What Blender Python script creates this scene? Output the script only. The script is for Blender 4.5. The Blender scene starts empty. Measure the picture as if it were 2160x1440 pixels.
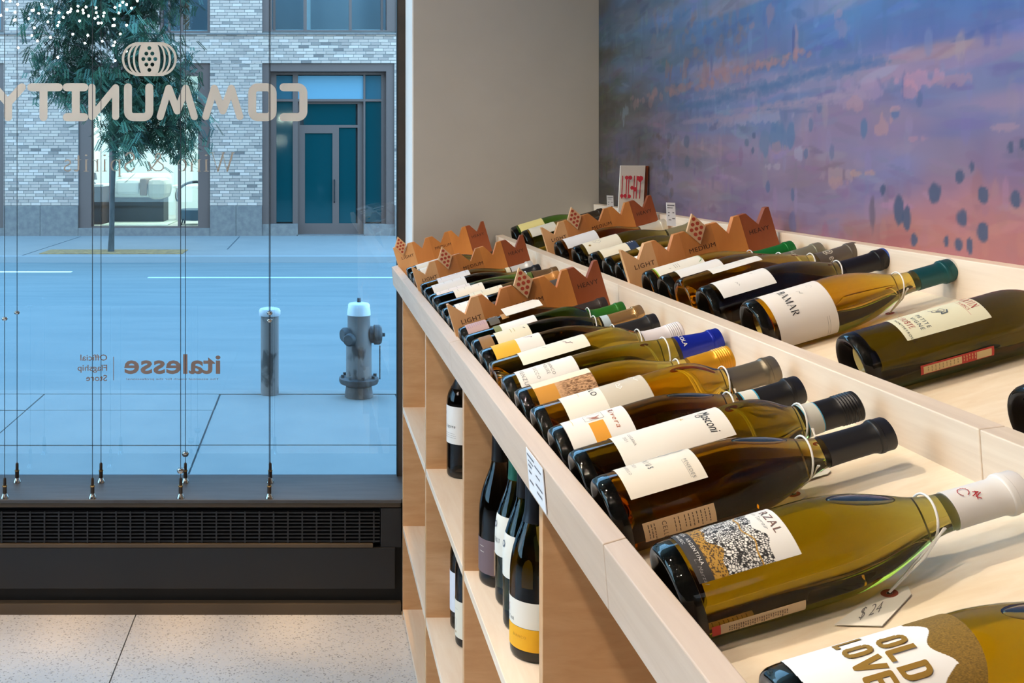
import bpy, bmesh, math, random
from mathutils import Vector, Matrix
random.seed(7)
sc = bpy.context.scene
COL = sc.collection
R_ = math.radians
H = 1.4708            # lens height above the shop floor
FPX = 2100.0          # focal length in pixels of the 2160 wide frame
VX, VY = 657.0, 341.0 # principal point

# ------------------------------------------------------------------ camera
cd = bpy.data.cameras.new('camera'); cam = bpy.data.objects.new('camera', cd); COL.objects.link(cam)
cam.location = (0, 0, H); cam.rotation_euler = (R_(90), 0, 0)
cd.sensor_width = 36; cd.lens = 36 * FPX / 2160
cd.shift_x = (1080 - VX) / 2160; cd.shift_y = -(720 - VY) / 2160
cd.clip_start = 0.02; cd.clip_end = 200
sc.camera = cam

# ------------------------------------------------------------------ world, light, exposure
w = bpy.data.worlds.new('world'); sc.world = w; w.use_nodes = True
bg = w.node_tree.nodes['Background']
bg.inputs[1].default_value = 6.2
# clear evening sky: paler toward the horizon, deeper blue overhead
_n, _l = w.node_tree.nodes, w.node_tree.links
_tc = _n.new('ShaderNodeTexCoord'); _sx = _n.new('ShaderNodeSeparateXYZ'); _cr = _n.new('ShaderNodeValToRGB')
_cr.color_ramp.elements[0].position = 0.0; _cr.color_ramp.elements[0].color = (.50, .74, 1.0, 1)
_cr.color_ramp.elements[1].position = 0.8; _cr.color_ramp.elements[1].color = (.24, .54, 1.0, 1)
_l.new(_tc.outputs['Generated'], _sx.inputs[0]); _l.new(_sx.outputs['Z'], _cr.inputs['Fac']); _l.new(_cr.outputs['Color'], bg.inputs[0])
sc.view_settings.view_transform = 'Standard'; sc.view_settings.look = 'None'
sc.view_settings.exposure = 0.0; sc.view_settings.gamma = 1.0
sc.view_settings.use_curve_mapping = False
sc.cycles.use_denoising = True
sc.cycles.max_bounces = 14; sc.cycles.transmission_bounces = 12; sc.cycles.transparent_max_bounces = 12
sc.cycles.diffuse_bounces = 4; sc.cycles.glossy_bounces = 6; sc.cycles.volume_bounces = 0
sc.cycles.sample_clamp_indirect = 6.0; sc.cycles.blur_glossy = 0.6

def spot(name, loc, tgt, power, size=70, col=(1, .855, .69), r=.035, blend=.6):
    l = bpy.data.lights.new(name, 'SPOT'); l.energy = power; l.color = col
    l.spot_size = R_(size); l.spot_blend = blend; l.shadow_soft_size = r
    o = bpy.data.objects.new(name, l); COL.objects.link(o); o.location = loc
    o.rotation_euler = (Vector(tgt) - Vector(loc)).to_track_quat('-Z', 'Y').to_euler()
    return o
def area(name, loc, tgt, power, sx, sy, col=(1, .86, .7)):
    l = bpy.data.lights.new(name, 'AREA'); l.energy = power; l.color = col
    l.shape = 'RECTANGLE'; l.size = sx; l.size_y = sy
    o = bpy.data.objects.new(name, l); COL.objects.link(o); o.location = loc
    o.rotation_euler = (Vector(tgt) - Vector(loc)).to_track_quat('-Z', 'Y').to_euler()
    return o
spot('floor_fill', (-.9, 1.5, 4.0), (-.9, 1.55, 0), 255, size=46, col=(.93, .97, 1), r=.08, blend=.45)  # added cool fill standing in for daylight on the floor
for x in (-1.3, -.95, -.6, -.25, .1): spot('bench_warm_fill', (x, 2.9, 3.9), (x, 3.17, 0), 200, size=11, col=(1, .60, .25), blend=.9)  # added warm fills that tint the floor strip along the bench
def bulb(name, loc, power, r=.05, col=(1, .84, .68)):
    l = bpy.data.lights.new(name, 'POINT'); l.energy = power; l.color = col; l.shadow_soft_size = r
    o = bpy.data.objects.new(name, l); COL.objects.link(o); o.location = loc
for i, (y, p) in enumerate(((0.15, 73), (1.15, 77), (2.15, 62))):
    spot('track_and_fill_spot', (-0.75, y, 3.0), (0.58, y + .12, 1.1), p)
spot('track_and_fill_spot', (-1.3, 1.2, 3.3), (-1.0, 3.3, 1.9), 70, size=75)  # added fill that brightens the window lettering and the pier
for x, y, p in ((-.9, -.8, 46), (-2.4, -.9, 60), (-2.9, 1.2, 75)):
    bulb('ceiling_bulb', (x, y, 3.4), p)
area('showroom_panel', (-3.4, 24.0, 3.35), (-3.4, 24.0, 0), 230, 2.5, 3.0, (1, .96, .9))

# ------------------------------------------------------------------ helpers
def P(px, py, d):
    return Vector(((px - VX) * d / FPX, d, H - (py - VY) * d / FPX))
def s2l(c):
    return tuple((v / 12.92 if v <= .04045 else ((v + .055) / 1.055) ** 2.4) for v in [x / 255 for x in c])

class MB:
    """collects geometry for one mesh"""
    def __init__(s): s.v = []; s.f = []; s.sm = []; s.col = []
    def face(s, idx, smooth=False): s.f.append(tuple(idx)); s.sm.append(smooth)
    def box(s, x0, x1, y0, y1, z0, z1):
        b = len(s.v)
        s.v += [(x, y, z) for z in (z0, z1) for y in (y0, y1) for x in (x0, x1)]
        for q in ((0, 2, 3, 1), (4, 5, 7, 6), (0, 1, 5, 4), (2, 6, 7, 3), (0, 4, 6, 2), (1, 3, 7, 5)):
            s.face([b + i for i in q])
        return s
    def prism_y(s, poly, y0, y1):     # poly of (x, z), extruded along y
        b = len(s.v); n = len(poly)
        s.v += [(x, y0, z) for x, z in poly] + [(x, y1, z) for x, z in poly]
        s.face(range(b + n - 1, b - 1, -1)); s.face(range(b + n, b + 2 * n))
        for i in range(n):
            j = (i + 1) % n; s.face((b + i, b + j, b + n + j, b + n + i))
        return s
    def prism(s, pts, vec):           # any planar polygon and an extrusion vector
        b = len(s.v); n = len(pts); vec = Vector(vec)
        s.v += [tuple(p) for p in pts] + [tuple(Vector(p) + vec) for p in pts]
        s.face(range(b + n - 1, b - 1, -1)); s.face(range(b + n, b + 2 * n))
        for i in range(n):
            j = (i + 1) % n; s.face((b + i, b + j, b + n + j, b + n + i))
        return s
    def lathe(s, prof, seg=32, M=None, smooth=True, flip=False):
        M = M or Matrix()
        rings = []
        for r, z in prof:
            if r < 1e-6:
                rings.append([len(s.v)]); s.v.append(tuple(M @ Vector((0, 0, z))))
            else:
                rings.append(list(range(len(s.v), len(s.v) + seg)))
                s.v += [tuple(M @ Vector((r * math.cos(2 * math.pi * k / seg), r * math.sin(2 * math.pi * k / seg), z))) for k in range(seg)]
        for a, c in zip(rings[:-1], rings[1:]):
            for k in range(seg):
                k2 = (k + 1) % seg
                if len(a) == 1 and len(c) == 1: continue
                if len(a) == 1: q = (a[0], c[k2], c[k])
                elif len(c) == 1: q = (a[k], a[k2], c[0])
                else: q = (a[k], a[k2], c[k2], c[k])
                s.face(q[::-1] if flip else q, smooth)
        return s
    def tube(s, pts, r, seg=8, closed=False, smooth=True):
        pts = [Vector(p) for p in pts]; n = len(pts); rings = []
        up = Vector((0, 0, 1)); prev = None
        for i in range(n):
            if closed: t = pts[(i + 1) % n] - pts[i - 1]
            else: t = pts[min(i + 1, n - 1)] - pts[max(i - 1, 0)]
            t.normalize()
            if prev is None:
                a = t.cross(up if abs(t.z) < .9 else Vector((1, 0, 0))).normalized()
            else:
                a = (prev - t * prev.dot(t)).normalized()
            prev = a; bvec = t.cross(a)
            rr = r[i] if isinstance(r, (list, tuple)) else r
            rings.append(list(range(len(s.v), len(s.v) + seg)))
            s.v += [tuple(pts[i] + (a * math.cos(2 * math.pi * k / seg) + bvec * math.sin(2 * math.pi * k / seg)) * rr) for k in range(seg)]
        pairs = list(zip(rings[:-1], rings[1:])) + ([(rings[-1], rings[0])] if closed else [])
        for A, B in pairs:
            for k in range(seg):
                s.face((A[k], A[(k + 1) % seg], B[(k + 1) % seg], B[k]), smooth)
        if not closed:
            s.face(rings[0][::-1]); s.face(rings[-1])
        return s
    def sphere(s, c, r, seg=12, rings=8, sc3=(1, 1, 1), flip=False, M=None):
        M = M or Matrix.Translation(Vector(c)) @ Matrix.Diagonal((sc3[0] * r, sc3[1] * r, sc3[2] * r, 1))
        prof = [(math.sin(math.pi * i / rings) if 0 < i < rings else 0, -math.cos(math.pi * i / rings)) for i in range(rings + 1)]
        return s.lathe(prof, seg, M, True, flip)
    def add(s, verts, faces, smooth=False):
        b = len(s.v); s.v += [tuple(v) for v in verts]
        for f in faces: s.face([b + i for i in f], smooth)
        return s
    def mesh(s, name, off=(0, 0, 0)):
        me = bpy.data.meshes.new(name)
        ox, oy, oz = off
        me.from_pydata([(x - ox, y - oy, z - oz) for x, y, z in s.v], [], s.f)
        me.polygons.foreach_set('use_smooth', s.sm)
        if s.col:
            at = me.color_attributes.new('Col', 'FLOAT_COLOR', 'POINT')
            at.data.foreach_set('color', [c for q in s.col for c in q])
        me.update()
        if any(s.sm): me.set_sharp_from_angle(angle=R_(42))
        return me

ROOT = {}
def tag(o, label=None, cat=None, group=None, kind=None):
    if label: o['label'] = label
    if cat: o['category'] = cat
    if group: o['group'] = group
    if kind: o['kind'] = kind
    return o
def thing(name, loc, label, cat, group=None, M=None):
    o = bpy.data.objects.new(name, None); COL.objects.link(o)
    o.empty_display_size = .05
    if M is not None: o.matrix_world = M
    else: o.location = loc
    ROOT[o.name] = Vector((0, 0, 0)) if M is not None else Vector(loc)
    return tag(o, label, cat, group)
def part(name, mb, m, parent=None, label=None, bevel=0, kind=None):
    off = ROOT.get(parent.name, Vector((0, 0, 0))) if parent else Vector((0, 0, 0))
    me = mb.mesh(name, off) if isinstance(mb, MB) else mb
    if m is not None and not me.materials: me.materials.append(m)
    o = bpy.data.objects.new(name, me); COL.objects.link(o)
    if parent: o.parent = parent
    ROOT[o.name] = off
    if bevel:
        b = o.modifiers.new('edge', 'BEVEL'); b.width = bevel; b.segments = 2; b.limit_method = 'ANGLE'
    if label: o['label'] = label
    if kind: o['kind'] = kind
    return o
def struct(name, mb, m, bevel=0):
    o = part(name, mb, m, None, None, bevel); o['kind'] = 'structure'; return o

# ------------------------------------------------------------------ materials
MATS = {}
def mat(name, col, rough=.5, metal=0.0, spec=.5, emit=None, es=0, lin=False, coat=0, sss=0):
    if name in MATS: return MATS[name]
    m = bpy.data.materials.new(name); m.use_nodes = True
    b = m.node_tree.nodes['Principled BSDF']
    c = col if lin else s2l(col)
    b.inputs['Base Color'].default_value = (*c, 1); b.inputs['Roughness'].default_value = rough
    b.inputs['Metallic'].default_value = metal; b.inputs['Specular IOR Level'].default_value = spec
    b.inputs['Coat Weight'].default_value = coat
    if emit: b.inputs['Emission Color'].default_value = (*emit, 1); b.inputs['Emission Strength'].default_value = es
    MATS[name] = m
    return m
def nodes(m): return m.node_tree.nodes, m.node_tree.links, m.node_tree.nodes['Principled BSDF']
def noise_color(m, stops, scale=(1, 1, 1), nscale=5, detail=5, dist=0, bump=0, coords='Object', rough=None, rough2=.6):
    N, L, b = nodes(m)
    tc = N.new('ShaderNodeTexCoord'); mp = N.new('ShaderNodeMapping'); mp.inputs['Scale'].default_value = scale
    nz = N.new('ShaderNodeTexNoise'); nz.inputs['Scale'].default_value = nscale; nz.inputs['Detail'].default_value = detail
    nz.inputs['Distortion'].default_value = dist; nz.inputs['Roughness'].default_value = rough2
    cr = N.new('ShaderNodeValToRGB')
    e = cr.color_ramp.elements
    while len(e) < len(stops): e.new(.5)
    for k, (p, c) in enumerate(stops): e[k].position = p; e[k].color = (*s2l(c), 1)
    L.new(tc.outputs[coords], mp.inputs['Vector']); L.new(mp.outputs[0], nz.inputs['Vector'])
    L.new(nz.outputs['Fac'], cr.inputs['Fac']); L.new(cr.outputs['Color'], b.inputs['Base Color'])
    if bump:
        bp = N.new('ShaderNodeBump'); bp.inputs['Strength'].default_value = bump; bp.inputs['Distance'].default_value = .01
        L.new(nz.outputs['Fac'], bp.inputs['Height']); L.new(bp.outputs[0], b.inputs['Normal'])
    return m
def wood(name, c1, c2, scale=(1, 14, 14), rough=.45, ns=3.0):
    if name in MATS: return MATS[name]
    m = mat(name, c1, rough)
    return noise_color(m, [(.3, c1), (.7, c2)], scale, ns, 6, .6)
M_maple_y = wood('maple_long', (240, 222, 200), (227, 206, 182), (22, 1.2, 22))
M_rail = wood('maple_rail_shaded', (214, 192, 170), (201, 177, 154), (22, 1.2, 22))  # maple darkened so the colour carries the shade on the rail's face
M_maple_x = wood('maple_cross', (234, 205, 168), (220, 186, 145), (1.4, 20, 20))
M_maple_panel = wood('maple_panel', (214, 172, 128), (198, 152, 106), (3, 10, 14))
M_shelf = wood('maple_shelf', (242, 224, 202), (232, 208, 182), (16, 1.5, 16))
M_ply = wood('plywood_edge', (240, 226, 200), (226, 205, 172), (60, 1.5, 60))
def plain(n, c, **k): return mat(n, c, **k)
M_white = plain('white_paint', (240, 240, 238), rough=.7)
M_grey = noise_color(plain('grey_paint', (176, 170, 160), rough=.8), [(.35, (176, 170, 160)), (.65, (182, 176, 166))], nscale=2)
M_ceil = plain('ceiling_paint', (26, 26, 27), rough=.9)
M_room = plain('room_paint', (44, 42, 41), rough=.9)
M_black = plain('black_metal', (27, 28, 31), rough=.45)
M_black2 = plain('black_metal_dark', (10, 10, 11), rough=.6)
M_ledge = noise_color(plain('ledge_laminate', (54, 56, 60), rough=.55), [(.35, (64, 65, 68)), (.65, (74, 75, 78))], (1, 8, 1), 6)
M_bronze = noise_color(plain('bronze_frame', (52, 42, 34), rough=.5), [(.35, (46, 38, 30)), (.7, (62, 50, 40))], nscale=14)
M_lip = plain('bronze_lip', (84, 70, 54), rough=.5)
M_steel = plain('steel', (190, 188, 184), rough=.22, metal=1)
M_brass = plain('brass', (205, 160, 100), rough=.25, metal=1)
M_cable = plain('cable', (52, 58, 64), rough=.5, metal=.6)
M_vinyl = plain('cream_vinyl', (222, 216, 205), rough=.6)
M_vinyl2 = plain('grey_vinyl', (178, 170, 158), rough=.6)
M_ink = plain('black_ink', (28, 26, 26), rough=.6)
M_grey_ink = plain('grey_ink', (150, 146, 140), rough=.6)
M_red_ink = plain('red_ink', (176, 30, 34), rough=.6)
M_gold = plain('gold_foil', (172, 134, 60), rough=.38, metal=.35)
M_paper = plain('label_paper', (238, 232, 220), rough=.55)
M_string = plain('cotton_string', (240, 238, 232), rough=.8)
M_card = plain('tag_card', (238, 230, 216), rough=.7)
M_eyelet = plain('tag_eyelet', (140, 62, 44), rough=.6)

def vcol(name, rough=.8, gain=1.0, bump=0):
    m = mat(name, (200, 200, 200), rough); N, L, b = nodes(m)
    a = N.new('ShaderNodeVertexColor'); a.layer_name = 'Col'
    L.new(a.outputs['Color'], b.inputs['Base Color'])
    return m
# terrazzo floor
M_floor = plain('terrazzo', (170, 170, 172), rough=.32)
N, L, b = nodes(M_floor)
tc = N.new('ShaderNodeTexCoord')
vo = N.new('ShaderNodeTexVoronoi'); vo.inputs['Scale'].default_value = 230
nz = N.new('ShaderNodeTexNoise'); nz.inputs['Scale'].default_value = 3; nz.inputs['Detail'].default_value = 8
c1 = N.new('ShaderNodeValToRGB'); e = c1.color_ramp.elements
e[0].position = .0; e[0].color = (*s2l((158, 158, 162)), 1); e[1].position = .16; e[1].color = (*s2l((228, 229, 232)), 1)
q = e.new(.8); q.color = (*s2l((224, 225, 228)), 1); q = e.new(.93); q.color = (*s2l((232, 230, 226)), 1)
mx = N.new('ShaderNodeMix'); mx.data_type = 'RGBA'; mx.blend_type = 'MULTIPLY'; mx.inputs[0].default_value = .2
sp = N.new('ShaderNodeSeparateColor')
L.new(tc.outputs['Object'], vo.inputs['Vector']); L.new(tc.outputs['Object'], nz.inputs['Vector'])
L.new(vo.outputs['Color'], sp.inputs[0]); L.new(sp.outputs[0], c1.inputs['Fac'])
L.new(c1.outputs['Color'], mx.inputs[6]); L.new(nz.outputs['Fac'], mx.inputs[7]); L.new(mx.outputs[2], b.inputs['Base Color'])
# thin window glass
def pane_mat(name, tint=(.93, .97, .98), refl=1.0):
    m = bpy.data.materials.new(name); m.use_nodes = True; N = m.node_tree.nodes; L = m.node_tree.links
    N.remove(N['Principled BSDF']); out = N['Material Output']
    t = N.new('ShaderNodeBsdfTransparent'); t.inputs[0].default_value = (*tint, 1)
    g = N.new('ShaderNodeBsdfGlossy'); g.inputs['Roughness'].default_value = 0; g.inputs[0].default_value = (refl, refl, refl, 1)
    fr = N.new('ShaderNodeFresnel'); fr.inputs[0].default_value = 1.5
    mx = N.new('ShaderNodeMixShader')
    L.new(fr.outputs[0], mx.inputs[0]); L.new(t.outputs[0], mx.inputs[1]); L.new(g.outputs[0], mx.inputs[2]); L.new(mx.outputs[0], out.inputs[0])
    return m
M_pane = pane_mat('window_glass', (.88, .965, .965))
def glass(name, T, L77=.077):
    """bottle glass full of wine: clear refraction, colour from absorption along the way through"""
    if name in MATS: return MATS[name]
    m = bpy.data.materials.new(name); m.use_nodes = True; N = m.node_tree.nodes; L = m.node_tree.links
    N.remove(N['Principled BSDF']); out = N['Material Output']
    g = N.new('ShaderNodeBsdfGlass'); g.inputs['Roughness'].default_value = 0; g.inputs['IOR'].default_value = 1.42
    k = [-math.log(t) / L77 for t in T]; d = max(k)
    a = N.new('ShaderNodeVolumeAbsorption'); a.inputs['Density'].default_value = d
    a.inputs['Color'].default_value = (1 - k[0] / d, 1 - k[1] / d, 1 - k[2] / d, 1)
    L.new(g.outputs[0], out.inputs['Surface']); L.new(a.outputs[0], out.inputs['Volume'])
    MATS[name] = m; return m
G_olive = glass('olive_glass', (.27, .175, .004)); G_amber = glass('amber_glass', (.62, .31, .006))
G_brown = glass('brown_glass', (.16, .07, .003)); G_dark = glass('dark_olive_glass', (.06, .042, .003))
G_green = glass('green_glass', (.05, .16, .012)); G_clear = glass('clear_glass_yellow_wine', (.86, .66, .08))
G_straw = glass('straw_glass', (.88, .64, .06)); G_black = glass('dark_red_wine_glass', (.006, .004, .003)); G_gold = glass('golden_glass', (.50, .29, .005))

# ------------------------------------------------------------------ flat lettering
_TX = {}
def text2d(s, bold=0.0, sp=1.0):
    key = (s, bold, sp)
    if key in _TX: return _TX[key]
    cu = bpy.data.curves.new('tmp', 'FONT'); cu.body = s; cu.size = 1; cu.resolution_u = 3; cu.offset = bold; cu.space_character = sp
    o = bpy.data.objects.new('tmp', cu); COL.objects.link(o)
    dg = bpy.context.evaluated_depsgraph_get(); me = o.evaluated_get(dg).to_mesh()
    vs = [(v.co.x, v.co.y) for v in me.vertices]; fs = [tuple(p.vertices) for p in me.polygons]
    o.evaluated_get(dg).to_mesh_clear(); bpy.data.objects.remove(o); bpy.data.curves.remove(cu)
    x0 = min(v[0] for v in vs) if vs else 0; x1 = max(v[0] for v in vs) if vs else 1
    _TX[key] = ([(x - x0, y) for x, y in vs], fs, x1 - x0)
    return _TX[key]
def stroke2d(pts, wd, cap=True, seg=8):
    """a stroke of constant width: quads, discs at the joints"""
    V = []; F = []; h = wd / 2
    for a, b in zip(pts[:-1], pts[1:]):
        dx, dy = b[0] - a[0], b[1] - a[1]; l = math.hypot(dx, dy) or 1e-9
        nx, ny = -dy / l * h, dx / l * h; i = len(V)
        V += [(a[0] + nx, a[1] + ny), (a[0] - nx, a[1] - ny), (b[0] - nx, b[1] - ny), (b[0] + nx, b[1] + ny)]; F.append((i, i + 1, i + 2, i + 3))
    for k, p in enumerate(pts):
        if cap or 0 < k < len(pts) - 1:
            i = len(V); V += [(p[0] + h * math.cos(2 * math.pi * q / seg), p[1] + h * math.sin(2 * math.pi * q / seg)) for q in range(seg)]; F.append(tuple(range(i, i + seg)))
    return V, F
def arc(cx, cy, r, a0, a1, n=6, ry=None):
    ry = ry or r
    return [(cx + r * math.cos(R_(a0 + (a1 - a0) * k / n)), cy + ry * math.sin(R_(a0 + (a1 - a0) * k / n))) for k in range(n + 1)]
# light roman letters: lists of (points, weight); weight 1 thick, 0 thin, glyph height 1
def _ser(x, y, w=.16): return ([(x - w / 2, y), (x + w / 2, y)], 0)
GLY = {
 'A': (.72, [([(.05, 0), (.36, 1)], 0), ([(.36, 1), (.67, 0)], 1), ([(.17, .36), (.55, .36)], 0), _ser(.05, 0), _ser(.67, 0)]),
 'B': (.62, [([(.12, 0), (.12, 1)], 1), ([(.12, 1)] + arc(.3, .77, .2, 90, -90, 6, .23) + [(.12, .54)], 0), ([(.12, .54)] + arc(.32, .27, .24, 90, -90, 6, .27) + [(.12, 0)], 0), (arc(.3, .77, .2, 50, -50, 4, .23), 1), (arc(.32, .27, .24, 50, -50, 4, .27), 1)]),
 'E': (.58, [([(.12, 0), (.12, 1)], 1), ([(.04, 1), (.5, 1), (.5, .84)], 0), ([(.12, .52), (.4, .52)], 0), ([(.04, 0), (.52, 0), (.54, .18)], 0)]),
 'H': (.76, [([(.12, 0), (.12, 1)], 1), ([(.64, 0), (.64, 1)], 1), ([(.12, .52), (.64, .52)], 0), _ser(.12, 0), _ser(.64, 0), _ser(.12, 1), _ser(.64, 1)]),
 'I': (.3, [([(.15, 0), (.15, 1)], 1), _ser(.15, 0, .22), _ser(.15, 1, .22)]),
 'L': (.56, [([(.12, 0), (.12, 1)], 1), ([(.04, 0), (.5, 0), (.52, .2)], 0), _ser(.12, 1)]),
 'M': (.92, [([(.1, 0), (.14, 1)], 0), ([(.14, 1), (.46, .05)], 1), ([(.46, .05), (.78, 1)], 0), ([(.78, 1), (.82, 0)], 1), _ser(.1, 0), _ser(.82, 0)]),
 'N': (.76, [([(.12, 0), (.12, 1)], 0), ([(.12, 1), (.64, 0)], 1), ([(.64, 0), (.64, 1)], 0), _ser(.12, 0), _ser(.64, 1), _ser(.08, 1)]),
 'O': (.78, [(arc(.39, .5, .32, 0, 360, 16, .5), 0), (arc(.39, .5, .32, -50, 50, 6, .5), 1), (arc(.39, .5, .32, 130, 230, 6, .5), 1)]),
 'R': (.68, [([(.12, 0), (.12, 1)], 1), ([(.12, 1)] + arc(.32, .76, .22, 90, -90, 6, .24) + [(.12, .52)], 0), (arc(.32, .76, .22, 50, -50, 4, .24), 1), ([(.3, .52), (.62, 0)], 1), _ser(.12, 0)]),
 'S': (.52, [(arc(.26, .76, .18, 20, 210, 8, .24) + [(.36, .42)] + arc(.26, .25, .2, 40, -160, 8, .25), 1)]),
 'T': (.64, [([(.32, 0), (.32, 1)], 1), ([(.04, .84), (.05, 1), (.59, 1), (.6, .84)], 0), _ser(.32, 0)]),
 'V': (.7, [([(.06, 1), (.35, 0)], 1), ([(.35, 0), (.64, 1)], 0), _ser(.06, 1), _ser(.64, 1)]),
 'W': (1.0, [([(.06, 1), (.3, 0)], 1), ([(.3, 0), (.5, .95)], 0), ([(.46, 1), (.7, 0)], 1), ([(.7, 0), (.94, 1)], 0), _ser(.06, 1), _ser(.94, 1), _ser(.46, 1)]),
 'Z': (.62, [([(.06, .84), (.08, 1), (.55, 1)], 0), ([(.55, 1), (.06, 0)], 1), ([(.06, 0), (.56, 0), (.58, .18)], 0)]),
 'i': (.27, [([(.14, 0), (.14, .62)], 1), ([(.13, .86), (.15, .86)], 1.5), _ser(.14, 0, .2), ([(.06, .62), (.14, .62)], 0)]),
 'n': (.54, [([(.12, 0), (.12, .62)], 1), ([(.12, .46)] + arc(.28, .44, .15, 150, 0, 6, .19) + [(.43, 0)], 0), ([(.43, 0), (.43, .44)], 1), _ser(.12, 0), _ser(.43, 0), ([(.04, .62), (.12, .62)], 0)]),
 'e': (.5, [([(.1, .34), (.42, .36)], 0), (arc(.25, .32, .17, 10, 320, 12, .32), 0), (arc(.25, .32, .17, 120, 250, 6, .32), 1)]),
 'p': (.56, [([(.12, -.28), (.12, .62)], 1), (arc(.28, .31, .19, 150, -150, 10, .31), 0), (arc(.28, .31, .19, 50, -50, 5, .31), 1), _ser(.12, -.28)]),
 'r': (.4, [([(.12, 0), (.12, .62)], 1), ([(.12, .42), (.2, .58), (.32, .6)], 0), _ser(.12, 0), ([(.04, .62), (.12, .62)], 0)]),
 't': (.34, [([(.14, .84), (.14, .1), (.2, .01), (.3, .04)], 1), ([(.03, .62), (.28, .62)], 0)]),
 's': (.4, [(arc(.2, .47, .12, 30, 210, 6, .14) + [(.27, .28)] + arc(.2, .15, .14, 40, -160, 6, .15), .7)]),
 '&': (.8, [([(.7, .5), (.6, .2), (.42, .02), (.2, .02), (.08, .16), (.1, .34), (.4, .62), (.42, .82), (.32, .98), (.2, .9), (.2, .76), (.68, .02), (.76, .02)], .6)]),
 ' ': (.34, []),
}
BLK = {'O': [arc(.25, .75, .16, 180, 0, 6, .165) + arc(.25, .25, .16, 0, -180, 6, .165) + [(.09, .75)]], 'L': [[(.09, 1), (.09, .085), (.43, .085)]],
       'D': [[(.09, 0), (.09, .915), (.24, .915)] + arc(.25, .70, .16, 70, 0, 4, .215) + arc(.25, .30, .16, 0, -70, 4, .215) + [(.24, .085), (.09, .085)]],
       'V': [[(.06, 1), (.26, .04), (.46, 1)]], 'E': [[(.43, .915), (.09, .915), (.09, .085), (.43, .085)], [(.09, .5), (.38, .5)]]}
def block2d(s, w_=.17):
    V = []; F = []
    for k, ch in enumerate(s):
        for pts in BLK[ch]:
            v, f = stroke2d(pts, w_, cap=False, seg=8); b = len(V)
            V += [(x + k * .60, y) for x, y in v]; F += [tuple(i + b for i in q) for q in f]
    return V, F
def roman2d(s, thick=.12, thin=.045, gap=.06):
    V = []; F = []; x = 0
    for ch in s:
        wd, st = GLY[ch]
        for pts, k in st:
            v, f = stroke2d([(px + x, py) for px, py in pts], thin + (thick - thin) * k, seg=6)
            b = len(V); V += v; F += [tuple(i + b for i in q) for q in f]
        x += wd + gap
    return V, F, x
def flat(V, F, o, ux, uy):
    """2D outline laid on the plane at o with axes ux, uy"""
    o, ux, uy = Vector(o), Vector(ux), Vector(uy)
    return [o + ux * x + uy * y for x, y in V], F

# ================================================================== THE ROOM
DW = 3.231; DG = 3.48                  # pier face, window glass
XW = 0.932; XP = 0.331                 # mural wall, left side of the pier
fl = struct('floor', MB().box(-4.6, 1.1, -3.2, 3.3, -.12, -.006), plain('floor_joint', (96, 94, 92), rough=.7))
part('slab', MB().box(-4.6, -.5725, -3.2, 3.3, -.006, 0), M_floor, fl)
part('slab', MB().box(-.5685, 1.1, -3.2, 3.3, -.006, 0), M_floor, fl)
struct('ceiling', MB().box(-4.6, 1.1, -3.2, 3.6, 4.2, 4.3), M_ceil)
struct('wall_left', MB().box(-4.7, -4.6, -3.2, .6, 0, 4.2).box(-4.7, -4.6, .6, 3.6, 0, .6).box(-4.7, -4.6, .6, 3.6, 3.5, 4.2), M_room)
win2 = struct('window_2', MB().box(-4.7, -4.6, .6, .68, .6, 3.5).box(-4.7, -4.6, 2.1, 2.16, .6, 3.5), M_bronze)
part('glass_pane', MB().box(-4.66, -4.6595, .68, 2.1, .6, 3.5).box(-4.66, -4.6595, 2.16, 3.6, .6, 3.5), M_pane, win2)
struct('wall_rear', MB().box(-4.6, 1.1, -3.3, -3.2, 0, 4.2), M_room)
struct('wall_front', MB().box(-4.72, 3, 3.6, 3.9, 4.0, 9.0).box(.345, 3, 3.6, 3.9, -.3, 4.0).box(-4.72, -4.6, 3.6, 3.9, -.3, 4.0).box(-4.6, .345, 3.505, 3.7, -.3, .22), M_room)
wr = struct('wall_right', MB().box(XW + .002, 1.1, -3.2, 3.24, 0, 4.2), noise_color(plain('mural_ground', (84, 88, 124), rough=.85), [(.35, (70, 84, 124)), (.7, (112, 92, 116))], nscale=1.5))
struct('wall_pier', MB().box(XP, 1.1, DW, 3.6, 0, 4.2), M_grey)
part('reveal', MB().box(XP - .004, XP, DW + .002, 3.462, .377, 4.2), M_white, bpy.data.objects['wall_pier'])

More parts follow.
